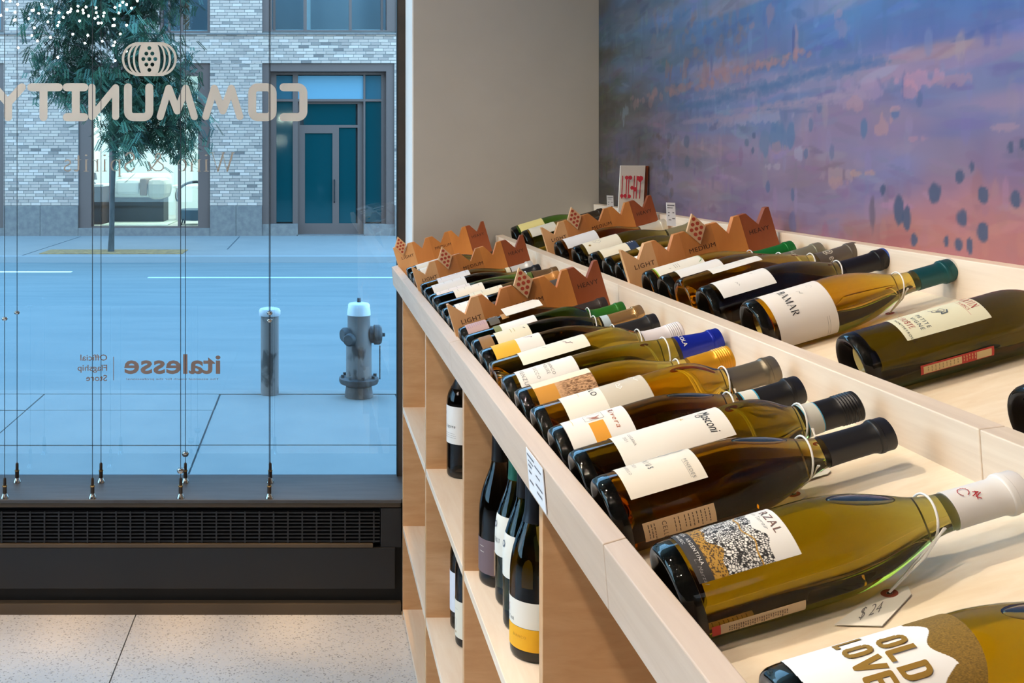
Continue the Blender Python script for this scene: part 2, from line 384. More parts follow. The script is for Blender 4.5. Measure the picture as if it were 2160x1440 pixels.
# ---- painted mural on the right hand wall (flat paint: colour per point)
import numpy as np
rng = np.random.default_rng(3)
def vnoise(u, v, seed):
    r = np.random.default_rng(seed).random((64, 64))
    iu, iv = np.floor(u).astype(int), np.floor(v).astype(int); fu, fv = u - iu, v - iv
    fu = fu * fu * (3 - 2 * fu); fv = fv * fv * (3 - 2 * fv)
    g = lambda a, b: r[a % 64, b % 64]
    return (g(iu, iv) * (1 - fu) + g(iu + 1, iv) * fu) * (1 - fv) + (g(iu, iv + 1) * (1 - fu) + g(iu + 1, iv + 1) * fu) * fv
def mural():
    # key colours by distance along the wall (columns) and height (rows), sampled across the painting as lit: light falloff toward the pier is painted in
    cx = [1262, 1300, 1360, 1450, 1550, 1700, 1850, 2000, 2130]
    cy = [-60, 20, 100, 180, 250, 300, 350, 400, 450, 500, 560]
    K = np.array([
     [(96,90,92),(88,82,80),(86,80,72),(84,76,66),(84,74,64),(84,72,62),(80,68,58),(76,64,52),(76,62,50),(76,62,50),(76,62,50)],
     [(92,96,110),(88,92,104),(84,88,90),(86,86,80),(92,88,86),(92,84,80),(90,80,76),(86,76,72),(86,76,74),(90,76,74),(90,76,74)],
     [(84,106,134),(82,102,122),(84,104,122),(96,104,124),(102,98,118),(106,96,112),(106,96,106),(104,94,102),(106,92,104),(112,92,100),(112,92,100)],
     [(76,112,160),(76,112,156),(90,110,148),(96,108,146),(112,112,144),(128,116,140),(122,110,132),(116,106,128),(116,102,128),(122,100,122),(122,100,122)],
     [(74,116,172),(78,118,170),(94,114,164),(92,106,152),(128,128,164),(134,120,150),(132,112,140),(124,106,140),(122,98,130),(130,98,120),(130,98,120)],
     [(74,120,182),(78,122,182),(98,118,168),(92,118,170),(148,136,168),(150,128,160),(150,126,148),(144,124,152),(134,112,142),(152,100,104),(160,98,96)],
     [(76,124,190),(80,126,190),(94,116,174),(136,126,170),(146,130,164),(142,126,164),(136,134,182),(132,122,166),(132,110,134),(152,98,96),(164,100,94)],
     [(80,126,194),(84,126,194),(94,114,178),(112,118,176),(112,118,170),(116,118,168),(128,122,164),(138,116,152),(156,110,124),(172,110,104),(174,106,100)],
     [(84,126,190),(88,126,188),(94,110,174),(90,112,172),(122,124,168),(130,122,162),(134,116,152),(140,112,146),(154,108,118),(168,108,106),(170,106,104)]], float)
    K[6:, 8:] *= 1.14; K[3:6, 8:] *= 1.05  # lower rows lightened in colour to make up for uneven light
    ny, nz = 560, 500
    # finer towards the far end, which is seen at a slant
    t = np.linspace(0, 1, ny); yy = DW - .001 - (DW - .95) * t; zz = np.linspace(.9, 2.45, nz)
    Y, Z = np.meshgrid(yy, zz, indexing='ij')
    px = VX + XW * FPX / Y; py = VY + (H - Z) * FPX / Y
    def interp(pxx, pyy):
        ax = np.interp(pxx, cx, np.arange(len(cx))); ay = np.interp(pyy, cy, np.arange(len(cy)))
        i = np.clip(np.floor(ax).astype(int), 0, len(cx) - 2); j = np.clip(np.floor(ay).astype(int), 0, len(cy) - 2)
        fx = (ax - i)[..., None]; fy = (ay - j)[..., None]
        return (K[i, j] * (1 - fx) + K[i + 1, j] * fx) * (1 - fy) + (K[i, j + 1] * (1 - fx) + K[i + 1, j + 1] * fx) * fy
    # brush work: long level strokes, then short loose ones stamped over them
    n1 = vnoise(Y * 2.2 + 3, Z * 16, 4); n2 = vnoise(Y * 26, Z * 12, 5); n3 = vnoise(Y * 3.4, Z * 22 + 7, 6)
    C = interp(px + 130 * (vnoise(Y * 5, Z * 26, 2) - .5), py + 70 * (vnoise(Y * 5 + 9, Z * 9, 3) - .5) + 26 * (vnoise(Y * 22, Z * 16, 22) - .5))
    pink = np.array((190, 146, 164.)); peach = np.array((196, 146, 134.)); blue = np.array((74, 114, 172.))
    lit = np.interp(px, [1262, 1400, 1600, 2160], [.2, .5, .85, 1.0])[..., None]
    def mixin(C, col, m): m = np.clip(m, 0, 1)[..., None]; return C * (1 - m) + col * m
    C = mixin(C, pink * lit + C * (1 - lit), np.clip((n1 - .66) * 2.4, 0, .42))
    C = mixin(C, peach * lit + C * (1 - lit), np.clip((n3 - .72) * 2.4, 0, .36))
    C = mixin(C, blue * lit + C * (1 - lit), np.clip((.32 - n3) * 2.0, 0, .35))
    C = C + ((n2 - .5) * 8 + (n1 - .5) * 10)[..., None]
    for k in range(5200):
        i0, j0 = int(rng.integers(0, ny)), int(rng.integers(0, nz)); up = rng.random() < .35
        lw, lh = (rng.uniform(.006, .014), rng.uniform(.012, .034)) if up else (rng.uniform(.02, .075), rng.uniform(.004, .011))
        di, dj = int(lw / (yy[0] - yy[1])) + 1, int(lh / (zz[1] - zz[0])) + 1
        sl = (slice(max(0, i0 - di), i0 + di + 1), slice(max(0, j0 - dj), j0 + dj + 1))
        tilt = rng.uniform(-.25, .25)
        dy = (Y[sl] - yy[i0]); dz_ = (Z[sl] - zz[j0]) - tilt * dy * (0 if up else 1)
        e = (dy / lw) ** 2 + (dz_ / lh) ** 2
        m = np.clip((1 - e) * 2.2, 0, 1)[..., None] * rng.uniform(.25, .6)
        col = C[i0, j0] + rng.normal(0, 9) + rng.normal(0, 5, 3)
        C[sl] = C[sl] * (1 - m) + col * m
    def dab(x, y, w_, h_, col, k=.85, rag=.35):
        nonlocal C
        cy0 = XW * FPX / (x - VX); cz = H - (y - VY) * cy0 / FPX          # place on the wall
        ww = w_ * cy0 * cy0 / (XW * FPX); hh = h_ * cy0 / FPX
        e = ((Y - cy0) / ww) ** 2 + ((Z - cz) / hh) ** 2 + (vnoise(Y * 70, Z * 50, int(x) % 50) - .5) * 2 * rag + (vnoise(Y * 160, Z * 60, int(x) % 41) - .5) * rag
        C = mixin(C, np.array(col, float), np.clip((1.05 - e) * 2.2, 0, 1) * k)
    for x, y, ww, hh in ((1895,440,11,34),(1912,460,9,26),(1972,405,14,25),(2025,374,9,16),(2050,352,6,14),(2074,410,12,20),(2142,420,13,22),(2030,458,13,24),(2072,492,14,24),(2046,520,8,20),(2022,515,11,16),(1996,508,6,12),(2132,312,8,14),(2157,304,6,12),(1928,505,7,14),(1862,400,6,14)):
        dab(x, y, ww, hh, (66, 84, 118))
    for x, y, ww, hh, c in ((1640,288,22,34,(84,118,160)),(1612,300,12,30,(96,120,156)),(1822,270,8,26,(72,112,158)),(1728,228,6,16,(92,112,156)),(1940,208,8,20,(84,106,152)),(1710,262,5,18,(96,112,152)),(1668,285,9,30,(80,116,160)),(1755,318,6,20,(104,112,150)),(1575,300,5,10,(84,104,132)),(1448,298,7,14,(84,94,118)),(1450,340,6,12,(84,94,112)),(1620,395,5,14,(78,98,138)),(1672,410,4,14,(78,98,138)),(1840,455,7,40,(104,92,112)),(1672,470,8,24,(104,104,150)),(1590,285,4,8,(70,90,124)),(1588,318,3,8,(70,90,124)),(1700,325,5,12,(86,108,146)),(1890,240,9,12,(78,112,164))):
        dab(x, y, ww, hh, c, .7)
    for x, y, ww, hh, c in ((1682,82,7,34,(176,136,150)),(1940,168,40,18,(206,150,176)),(1920,190,16,22,(206,146,168)),(1830,190,34,20,(176,150,184)),(1790,206,40,18,(164,148,180)),(2010,170,46,12,(178,138,160)),(1490,150,7,26,(150,112,116)),(1445,140,8,24,(150,112,112)),(1410,150,9,22,(140,106,104)),(1770,30,14,12,(170,142,172)),(1775,62,20,22,(140,134,176)),(1625,30,8,22,(150,122,148)),(1580,56,14,8,(156,124,144)),(1540,148,60,8,(150,116,130)),(1640,128,46,7,(156,122,142)),(1860,262,18,22,(198,152,150)),(1800,222,20,14,(186,146,160)),(1890,230,10,6,(206,156,160)),(1760,372,30,16,(186,160,166)),(1820,366,26,7,(206,156,138)),(1690,326,14,14,(170,172,198)),(1640,312,12,12,(180,136,146)),(1630,350,18,8,(178,168,182)),(1590,250,60,12,(168,160,186)),(1520,262,30,8,(150,136,160)),(1318,236,8,26,(134,142,152)),(1770,385,20,12,(188,142,142)),(1930,292,22,6,(186,140,160)),(2120,268,30,8,(178,146,164))):
        dab(x, y, ww, hh, c, .52, 1.1)
    rr2 = random.Random(4)
    for k in range(60):      # peach light along the painted ridge, blue shade under it, a pale band below
        t_ = k / 59
        dab(1338 + 365 * t_ + rr2.uniform(-10, 10), 214 - 104 * t_ + rr2.uniform(-9, 9), rr2.uniform(3, 9), rr2.uniform(4, 13), (150 + 22 * t_, 114 + 14 * t_, 112 + 24 * t_), .5, .9)
        dab(1440 + 420 * t_ + rr2.uniform(-14, 14), 222 - 100 * t_ + rr2.uniform(-12, 12), rr2.uniform(14, 30), rr2.uniform(5, 12), (74, 104 + 8 * t_, 142 + 28 * t_), .34, .9)
        dab(1450 + 330 * t_ + rr2.uniform(-10, 10), 262 - 62 * t_ + rr2.uniform(-8, 8), rr2.uniform(10, 26), rr2.uniform(3, 7), (142 + 22 * t_, 128 + 20 * t_, 152 + 24 * t_), .4, .9)
        dab(1380 + 200 * rr2.random(), 20 + 120 * rr2.random(), rr2.uniform(3, 7), rr2.uniform(4, 14), (140, 112, 116), .3, 1.0)
        dab(1290 + 130 * rr2.random(), 280 + 140 * rr2.random(), rr2.uniform(3, 7), rr2.uniform(4, 12), rr2.choice([(96, 76, 66), (112, 98, 106), (78, 84, 98)]), .4, 1.0)
    C = np.clip(C, 8, 255) / 255
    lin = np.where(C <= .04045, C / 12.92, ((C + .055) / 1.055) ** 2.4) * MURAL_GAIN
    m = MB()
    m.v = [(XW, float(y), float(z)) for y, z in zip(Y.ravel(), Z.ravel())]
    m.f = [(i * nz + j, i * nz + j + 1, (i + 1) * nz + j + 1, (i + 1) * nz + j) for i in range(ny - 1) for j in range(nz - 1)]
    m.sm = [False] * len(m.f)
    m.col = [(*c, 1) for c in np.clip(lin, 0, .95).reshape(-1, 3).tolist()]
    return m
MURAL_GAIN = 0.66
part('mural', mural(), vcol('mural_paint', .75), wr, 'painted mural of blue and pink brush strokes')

# ---- shop window: frame, pane, vinyl lettering seen from behind
win = struct('window_1', MB().box(.3015, XP, 3.464, 3.504, .3765, 4.0), M_bronze)
part('head_rail', MB().box(-4.6, XP, 3.464, 3.53, 4.0, 4.2), M_bronze, win)
part('glass_pane', MB().box(-4.6, .3015, DG, DG + .0005, .3765, 4.0), M_pane, win)
part('sash_seal', MB().box(.2975, .3015, 3.464, 3.495, .3765, 4.0), M_black2, win)
S = (DG - .001) / FPX
def on_glass(V, F, mb): 
    """vinyl on the pane: every cut piece a hair in front of the last, as overlapping film lies"""
    n0 = len(mb.f); dep = {}
    for k, f in enumerate(F):
        for i in f: dep[i] = DG - .0009 - .00004 * ((n0 + k) % 40 + 1 if len(V) == sum(map(len, F)) else 0)
    return mb.add([((x - VX) * S, dep.get(i, DG - .0008), H - (y - VY) * S) for i, (x, y) in enumerate(V)], F)
vin = MB()
def rr(x0, x1, y0, y1, r):   # rounded rectangle path
    return arc(x0 + r, y0 + r, r, 180, 270) + arc(x1 - r, y0 + r, r, 270, 360) + arc(x1 - r, y1 - r, r, 0, 90) + arc(x0 + r, y1 - r, r, 90, 180) + [(x0, y0 + r)]
LET = [
 [(598, 184)] + arc(628, 196, 12, -90, 0) + arc(628, 235, 12, 0, 90) + [(598, 247)],
 rr(532, 575, 184, 247, 12),
 [(434, 246), (452, 186), (470, 234), (488, 186), (506, 246)],
 [(338, 246), (356, 186), (374, 234), (392, 186), (410, 246)],
 [(270, 184)] + arc(282, 235, 12, 180, 90) + arc(303, 235, 12, 90, 0) + [(315, 184)],
 [(194, 184), (194, 246), (244, 185), (244, 246)],
 [(141, 184), (178, 184)], [(141, 247), (178, 247)], [(160, 184), (160, 247)],
 [(66, 184), (124, 184)], [(92, 184), (92, 247)],
 [(46, 184), (17, 217), (17, 247)], [(-12, 184), (17, 217)]]
for st in LET:
    wd = 15 if len(st) in (5, 4) else 17
    on_glass(*stroke2d(st, wd, seg=12), vin)
part('vinyl_lettering', vin, M_vinyl, win, 'cream rounded capitals reading COMMUNITY, seen mirrored')
# emblem: barrel of ribs with a bunch of grapes cut out of the middle
emb = MB()
on_glass(*stroke2d([(286, 92), (344, 92)], 6.5), emb); on_glass(*stroke2d([(286, 157), (344, 157)], 6.5), emb)
for aa, wv, tk in ((25, 30.5, 5.0), (20, 23.5, 4.4), (16, 16.5, 4.2)):
    for sg in (-1, 1):
        pts = [(315 + sg * (aa + wv * math.cos(R_(-90 + 180 * k / 16))), 124.5 + 32.5 * math.sin(R_(-90 + 180 * k / 16))) for k in range(17)]
        on_glass(*stroke2d(pts, tk, seg=8), emb)
cu = bpy.data.curves.new('tmp', 'CURVE'); cu.dimensions = '2D'; cu.fill_mode = 'BOTH'
def loop(pts):
    sp = cu.splines.new('POLY'); sp.points.add(len(pts) - 1); sp.use_cyclic_u = True
    for p, q in zip(sp.points, pts): p.co = (q[0], q[1], 0, 1)
body = [(315 + (13 + 10 * (1 - t * t) ** .5), 124.5 + 33 * t) for t in [k / 8 - 1 for k in range(17)]]
loop(body + [(630 - x, y) for x, y in body[::-1]])
for row, n in enumerate((1, 2, 3, 2, 1)):
    for k in range(n): loop(arc(315 + (k - (n - 1) / 2) * 12.6, 101.5 + row * 11.5, 4.2, 0, 337.5, 15))
ob = bpy.data.objects.new('tmp', cu); COL.objects.link(ob)
dg = bpy.context.evaluated_depsgraph_get(); me = ob.evaluated_get(dg).to_mesh()
on_glass([(v.co.x, v.co.y) for v in me.vertices], [tuple(p.vertices) for p in me.polygons], emb)
ob.evaluated_get(dg).to_mesh_clear(); bpy.data.objects.remove(ob); bpy.data.curves.remove(cu)
part('vinyl_emblem', emb, M_vinyl, win, 'cream barrel emblem with a bunch of grapes cut out')
ws = MB(); V, F, wd = roman2d('Wine & Spirits', .075, .03)
k = (494 - 130) / wd; on_glass([(494 - x * k, 361 - y * 39) for x, y in V], F, ws)
part('vinyl_lettering', ws, M_vinyl2, win, 'thin grey roman lettering reading Wine & Spirits, mirrored')
it = MB()
V, F, wd = text2d('italesse', .02); k = (465 - 262) / wd; on_glass([(465 - x * k, 787 - y * 57) for x, y in V], F, it)
V, F, wd = text2d('The essential touch for the professional', 0); k = 195 / wd; on_glass([(462 - x * k, 801 - y * 6) for x, y in V], F, it)
for i, s_ in enumerate(('Official', 'Flagship', 'Store')):
    V, F, wd = text2d(s_, .01); on_glass([(226 - x * 20.5, 760 + 21.5 * i - y * 18) for x, y in V], F, it)
on_glass([(239, 752), (240.5, 752), (240.5, 802), (239, 802)], [(0, 1, 2, 3)], it)
part('vinyl_lettering', it, mat('taupe_vinyl', (150, 128, 118), .7), win, 'small taupe lettering low on the glass, mirrored')

# ---- black heater bench under the window
ZL = .3765
bench = thing('heater_bench', (-1.9, 3.3, 0), 'low black metal heater bench with a grille, running under the shop window', 'bench')
BX0, BX1 = -4.55, .2915
part('ledge', MB().box(BX0, BX1, 3.222, 3.2305, ZL - .011, ZL).box(BX0, .3305, 3.2305, 3.490, ZL - .011, ZL), M_ledge, bench, 'slate grey ledge top', .0015)
part('body', MB().box(BX0, .3305, 3.262, 3.5045, .0, ZL - .0115), M_black2, bench)
part('top_lip', MB().box(BX0, BX1, 3.236, 3.2615, .347, .3645), M_lip, bench, 'bronze brown lip', .003)
part('front_panel', MB().box(BX0, .272, 3.232, 3.262, .085, .218), M_black, bench, None, .002)
part('grille_sill', MB().box(BX0, .20, 3.228, 3.262, .2195, .232), M_lip, bench, None, .002)
part('kick_plate', MB().box(BX0, BX1, 3.232, 3.262, 0, .036), M_lip, bench, None, .001)
part('end_plate', MB().box(.225, BX1, 3.236, 3.262, .219, .345), M_black, bench)
for i in range(9):
    z = .236 + i * .0115
    part('slat', MB().box(BX0, .222, 3.236, 3.262, z, z + .0045), M_black, bench)
for i in range(40):
    x = .2 - i * .0465
    part('grille_bar', MB().box(x, x + .005, 3.233, 3.2355, .234, .336), M_black, bench)

# ---- tensioned display cables standing on the ledge
foot = MB().lathe([(0, 0), (.0135, 0), (.0135, .0014), (.0095, .009), (.0068, .0155), (0, .0155)], 24)
fit1 = MB().lathe([(0, .0155), (.0066, .0155), (.0066, .038), (0, .038)], 18)
ring = MB().lathe([(0, .038), (.0074, .038), (.0078, .040), (.0074, .0425), (0, .0425)], 18)
fit2 = MB().lathe([(0, .0425), (.0052, .0425), (.0052, .064), (.0020, .068), (0, .068)], 18)
cab = MB().lathe([(0, .062), (.00115, .062), (.00115, 4.2 - ZL), (0, 4.2 - ZL)], 6)
FM = [(n, m.mesh(n), mm) for n, m, mm in (('foot', foot, M_steel), ('barrel', fit1, M_brass if False else plain('dark_bronze', (64, 52, 42), rough=.35, metal=.5)), ('ring', ring, M_brass), ('barrel', fit2, MATS['dark_bronze']), ('cable', cab, M_cable))]
ordn = ('leftmost', 'second', 'third', 'rightmost')
for row, (dd, xs) in enumerate(((3.24, (10, 195, 381, 568)), (3.40, (36, 213, 391, 570)))):
    for i, px in enumerate(xs):
        t = thing('display_cable', ((px - VX) * dd / FPX, dd, ZL), f'{ordn[i]} of the four taut display cables on the {"room" if row == 0 else "glass"} side of the ledge', 'cable', 'display cables in the shop window')
        for n, me, mm in FM: part(n, me, mm, t)
clampmb = MB().lathe([(0, -.005), (.0072, -.005), (.0094, -.001), (.0096, .003), (.0078, .0052), (0, .0052)], 16)
cm = clampmb.mesh('cable_clamp')
for px, py, dd, wh in ((10, 672, 3.24, 'on the leftmost room side cable'), (36, 659, 3.40, 'on the leftmost glass side cable'), (569, 660, 3.24, 'high on the rightmost room side cable, above another clamp'), (568.5, 676, 3.24, 'on the rightmost room side cable, just under another clamp'), (381, 992, 3.24, 'low on the third room side cable'), (391, 957, 3.40, 'low on the third glass side cable')):
    o = part('cable_clamp', cm, M_steel, None, 'small chrome clamp ' + wh); o.location = P(px, py, dd); tag(o, None, 'clamp', 'clamps on the display cables')
    if py > 900: o.scale = (1.25, 1.25, 1.5)

# ---- chandelier of little bulbs, mirrored in the pane and in the bottles
ch = thing('chandelier', (-1.48, .9, 2.35), 'hanging cluster of small clear bulbs, mirrored as white dots in the window', 'chandelier')
stem = MB().tube([(-1.48, .9, 2.55), (-1.48, .9, 4.2)], .008)
bul = MB(); arms = MB()
for i in range(95):
    th = random.random() * 2 * math.pi; rr_ = .36 * math.sqrt(random.random()); zz_ = random.gauss(0, .1)
    p = Vector((-1.48 + rr_ * math.cos(th) * 1.2, .9 + rr_ * math.sin(th), 2.38 + zz_))
    bul.sphere(p, .0085, 8, 6)
    arms.tube([p + Vector((0, 0, .006)), (p.x * .5 - .74, .45 + p.y * .5, 2.6), (-1.48, .9, 2.62)], .0011, 4)
part('stem', stem, M_black, ch); part('wire', arms, M_black, ch, kind='stuff')
part('bulb', bul, mat('bulb_glow', (255, 236, 205), emit=(1, .84, .62), es=150), ch, 'small glowing bulbs', kind='stuff')

# ================================================================== THE STREET
ZS = H - 1.6; ZR = ZS - .10
M_conc = noise_color(plain('pavement_concrete', (127, 111, 103), rough=.9), [(.3, (108, 111, 109)), (.7, (118, 119, 115))], nscale=3, detail=8)
M_conc2 = noise_color(plain('far_pavement', (141, 122, 112), rough=.9), [(.3, (126, 121, 116)), (.7, (135, 128, 122))], nscale=1.5, detail=8)
M_asph = noise_color(plain('asphalt', (106, 95, 91), rough=.9), [(.35, (94, 103, 103)), (.65, (106, 112, 110))], (.4, 2.5, 1), 1.6, 8, .4, coords='Object')
M_kerb = plain('kerb_stone', (137, 137, 136), rough=.8)
struct('road', MB().box(-30, 30, 6.9, 16.9, ZR - .3, ZR), M_asph)
for (x0, x1, y) in ((-9, -3.7, 15.3), (-9.5, -5.2, 16.35), (-2.4, 4, 14.55)):
    tag(part('road_marking', MB().box(x0, x1, y, y + .11, ZR, ZR + .004), plain('road_paint', (236, 238, 238), rough=.8) if x0 < -5 else plain('worn_paint', (170, 175, 178), rough=.9)), kind='structure')
near = struct('sidewalk_near', MB().box(-12, 12, 3.7, 6.95, ZS - .3, ZS - .012), plain('joint_dark', (70, 74, 76), rough=1))
ys = [3.72, 4.28, 4.95, 5.62, 6.42, 6.86]; xs = [-10.2, -8.9, -7.7, -6.5, -5.4, -4.2, -3.05, -1.84, -.63, .58, 1.8, 3.0, 4.2, 5.4]
for i in range(len(xs) - 1):
    for j in range(len(ys) - 1):
        part('slab', MB().box(xs[i] + .006, xs[i + 1] - .006, ys[j] + .006, ys[j + 1] - .006, ZS - .012, ZS + random.uniform(-.003, .002)), M_conc, near)
part('kerb', MB().box(-12, 12, 6.866, 6.98, ZS - .2, ZS), M_kerb if False else M_conc, near)
far = struct('sidewalk_far', MB().box(-30, 30, 16.95, 21.9, ZS - .3, ZS), M_conc2)
part('kerb', MB().box(-30, 30, 16.78, 16.95, ZS - .3, ZS + .004), M_kerb, far)
for x in (-7.0, -4.95, -1.55, 1.9): part('joint', MB().box(x, x + .025, 18.2 if x > -3 and x < 0 else 17.0, 21.3, ZS, ZS + .002), MATS['joint_dark'], far)
tp = part('tree_pit', MB().box(-4.72, -2.24, 17.25, 18.05, ZS - .02, ZS + .012), noise_color(plain('mulch', (150, 112, 70), rough=1), [(.3, (118, 88, 60)), (.7, (176, 134, 80))], nscale=9), far, 'orange brown bed of mulch')

# bollard
bo = P(569, 830, 6.87); bo.z = ZS
M_gal = noise_color(plain('worn_silver_paint', (104, 96, 94), rough=.5), [(.40, (48, 42, 39)), (.47, (110, 102, 99))], (1, 1, .8), 6.5, 4, .4, rough=.5)
bol = thing('bollard', bo, 'worn silver pipe bollard standing at the kerb left of the hydrant', 'bollard')
part('post', MB().lathe([(0, 0), (.062, 0), (.062, .54), (0, .54)], 28, Matrix.Translation(bo)), M_gal, bol)
part('cap', MB().lathe([(0, .54), (.072, .54), (.074, .545), (.074, .575), (.066, .588), (.03, .596), (0, .597)], 28, Matrix.Translation(bo)), plain('silver_paint', (178, 180, 186), rough=.4), bol)
# hydrant
ho = P(757, 838, 6.80); ho.z = ZS
M_hyd = noise_color(plain('hydrant_silver', (104, 96, 97), rough=.45), [(.36, (41, 38, 39)), (.43, (108, 102, 100))], (1, 1, .6), 7, 3, rough=.45)
M_hdk = noise_color(plain('hydrant_rust', (45, 43, 45), rough=.6), [(.4, (36, 35, 36)), (.6, (63, 63, 65))], nscale=18)
TH = Matrix.Translation(ho)
hyd = thing('fire_hydrant', ho, 'old silver fire hydrant with side outlets and a chain on the kerb', 'hydrant')
part('base_flange', MB().lathe([(0, 0), (.098, 0), (.094, .03), (.088, .07), (.10, .08), (.128, .09), (.135, .105), (.135, .125), (.12, .132), (0, .132)], 32, TH), M_hdk, hyd, 'dark rusted base')
for k in range(8):
    a = k * math.pi / 4 + .2
    part('bolt', MB().lathe([(0, .13), (.012, .13), (.012, .15), (0, .152)], 6, TH @ Matrix.Translation((.114 * math.cos(a), .114 * math.sin(a), 0))), M_hdk, hyd)
part('barrel', MB().lathe([(0, .13), (.088, .13), (.087, .36), (.083, .42), (.078, .46), (.078, .55), (.080, .555), (0, .555)], 32, TH), M_hyd, hyd)
part('bonnet', MB().lathe([(0, .555), (.081, .555), (.079, .585), (.076, .60), (.074, .625), (.066, .635), (.03, .642), (0, .642)], 32, TH), plain('bonnet_silver', (196, 200, 204), rough=.3), hyd)
part('nut', MB().lathe([(0, .64), (.015, .64), (.013, .67), (0, .672)], 5, TH), M_hdk, hyd)
RX = Matrix.Rotation(R_(90), 4, 'Y')
o1 = part('side_outlet', MB().lathe([(0, .07), (.058, .07), (.058, .10), (.068, .105), (.068, .14), (.055, .155), (.02, .16), (0, .16)], 24, TH @ Matrix.Translation((0, 0, .42)) @ RX), M_hdk, hyd)
part('outlet_nut', MB().lathe([(0, .158), (.014, .158), (.013, .178), (0, .178)], 5, TH @ Matrix.Translation((0, 0, .42)) @ RX), M_hdk, o1)
RX2 = Matrix.Rotation(R_(-90), 4, 'Y')
o2 = part('side_outlet', MB().lathe([(0, .06), (.04, .06), (.04, .088), (.05, .09), (.05, .115), (.04, .128), (0, .13)], 24, TH @ Matrix.Translation((0, 0, .425)) @ Matrix.Rotation(R_(25), 4, 'Z') @ RX2), M_hdk, hyd)
RX3 = Matrix.Rotation(R_(90), 4, 'X')
o3 = part('front_outlet', MB().lathe([(0, .06), (.036, .06), (.036, .09), (.044, .092), (.044, .11), (.034, .122), (0, .124)], 20, TH @ Matrix.Translation((-.02, 0, .40)) @ Matrix.Rotation(R_(-28), 4, 'Z') @ RX3), M_hdk, hyd)
chn = MB()
for k in range(22):
    chn.sphere(ho + Vector((.142, -.02, .345 - k * .0105)), .005, 6, 5, (1, 1, 1.25))
part('chain', chn, M_hdk, hyd, kind='stuff')

# ---- street tree
tb = P(234, 530, 17.65); tb.z = ZS
tree = thing('street_tree', tb, 'slender street tree with feathery green leaves across the road', 'tree')
M_bark = noise_color(plain('bark', (67, 65, 63), rough=.9), [(.35, (55, 53, 50)), (.65, (79, 76, 73))], (1, 1, .3), 14)
tr = [tb + Vector(v) for v in ((0, 0, -.02), (.02, 0, .5), (.03, 0, 1.1), (.06, 0, 1.8), (.05, 0, 2.6), (.1, 0, 3.4), (.02, 0, 4.4), (-.1, 0, 5.6), (-.1, 0, 6.6))]
part('trunk', MB().tube(tr, [.06, .043, .04, .038, .038, .036, .03, .02, .01], 10), M_bark, tree)
brm = MB(); leaf = MB(); ends = []
for k in range(56):
    z0 = random.uniform(1.75, 5.6); a = random.uniform(0, 2 * math.pi); ln = random.uniform(.5, 1.0) * (1.35 if z0 < 4.2 else 1.1)
    b0 = tb + Vector((.06, 0, z0)); e = b0 + Vector((math.cos(a) * ln, math.sin(a) * ln * .9, random.uniform(.1, .75)))
    mid = (b0 + e) / 2 + Vector((0, 0, .12)); dr = e + Vector((math.cos(a) * .22, math.sin(a) * .2, -.22))
    brm.tube([b0, mid, e, dr], [.018, .013, .008, .004], 5)
    ends += [mid, e, dr, (mid + e) / 2]
part('branch', brm, M_bark, tree, kind='stuff')
lc = [(.020, .058, .034), (.028, .078, .044), (.038, .10, .054), (.056, .12, .064), (.014, .04, .028)]
for e in ends:
    for q in range(34):
        c = e + Vector((random.gauss(0, .17), random.gauss(0, .17), random.gauss(-.08, .16)))
        if c.z < tb.z + 1.35: continue
        a = random.uniform(0, 2 * math.pi); tone = random.choice(lc)
        dirv = Vector((math.cos(a), math.sin(a), -random.uniform(.2, 1.4))).normalized()
        sd = dirv.cross(Vector((0, 0, 1))).normalized()
        for k in range(7):       # a feathery spray of leaflets
            base = c + dirv * k * .034
            for sg in (-1, 1):
                tip = base + (dirv * .7 + sd * sg * .7).normalized() * .07; wv = dirv * .017
                b = len(leaf.v); leaf.v += [tuple(base), tuple((base + tip) / 2 + wv), tuple(tip), tuple((base + tip) / 2 - wv)]
                leaf.face((b, b + 1, b + 2, b + 3)); leaf.col += [(*tone, 1)] * 4
part('foliage', leaf, vcol('leaf', .6), tree, kind='stuff')

# ---- brick apartment building across the road
DF = 21.5; KF = DF / FPX
fx = lambda px: (px - VX) * KF
fz = lambda py: H - (py - VY) * KF
M_brick = vcol('brick_face', .85)
M_mort = plain('mortar', (132, 131, 129), rough=1)
M_gran = noise_color(plain('granite', (117, 104, 99), rough=.7), [(.35, (109, 97, 93)), (.65, (126, 113, 105))], nscale=9, detail=8)
M_fr = plain('window_frame_bronze', (100, 75, 66), rough=.5)
M_fr2 = plain('window_frame_dark', (66, 60, 58), rough=.5)
M_teal = plain('teal_glass', (4, 58, 62), rough=.06, spec=.6)
M_teal2 = plain('teal_glass_light', (52, 89, 99), rough=.08, spec=.6)
M_skyp = plain('sky_painted_glass', (112, 146, 160), rough=.05, spec=.5)  # sky reflection in the transom, painted as the pane's colour
bld = thing('apartment_building', (0, DF, ZS), 'pale brick apartment building with bronze windows across the road', 'building')
core = MB()
ZT = 9.5
TOP = VY - (ZT - H) / KF
rects = [(-640, -390, 133, 433), (-230 - 160 + 0, -230, 133, 433), (8, 165, 133, 433), (443, 553, 133, 433), (832, 990, 133, 433),
         (-640, 1250, 73, 133), (8, 336, -150, 70), (443, 553, -150, 70), (836, 990, -150, 70), (-390, -230, -150, 70), (1230, 1400, 133, 433)]
brk = MB()
tones = [((185, 156, 140), 6), ((175, 149, 134), 5), ((195, 166, 148), 5), ((163, 138, 125), 2.5), ((144, 124, 113), 1.1), ((121, 104, 96), .5), ((203, 174, 158), 3)]
tl = [t for t, _ in tones]; tw = [k for _, k in tones]
BH, BL = .065, .215; nb = 0; BME = {}
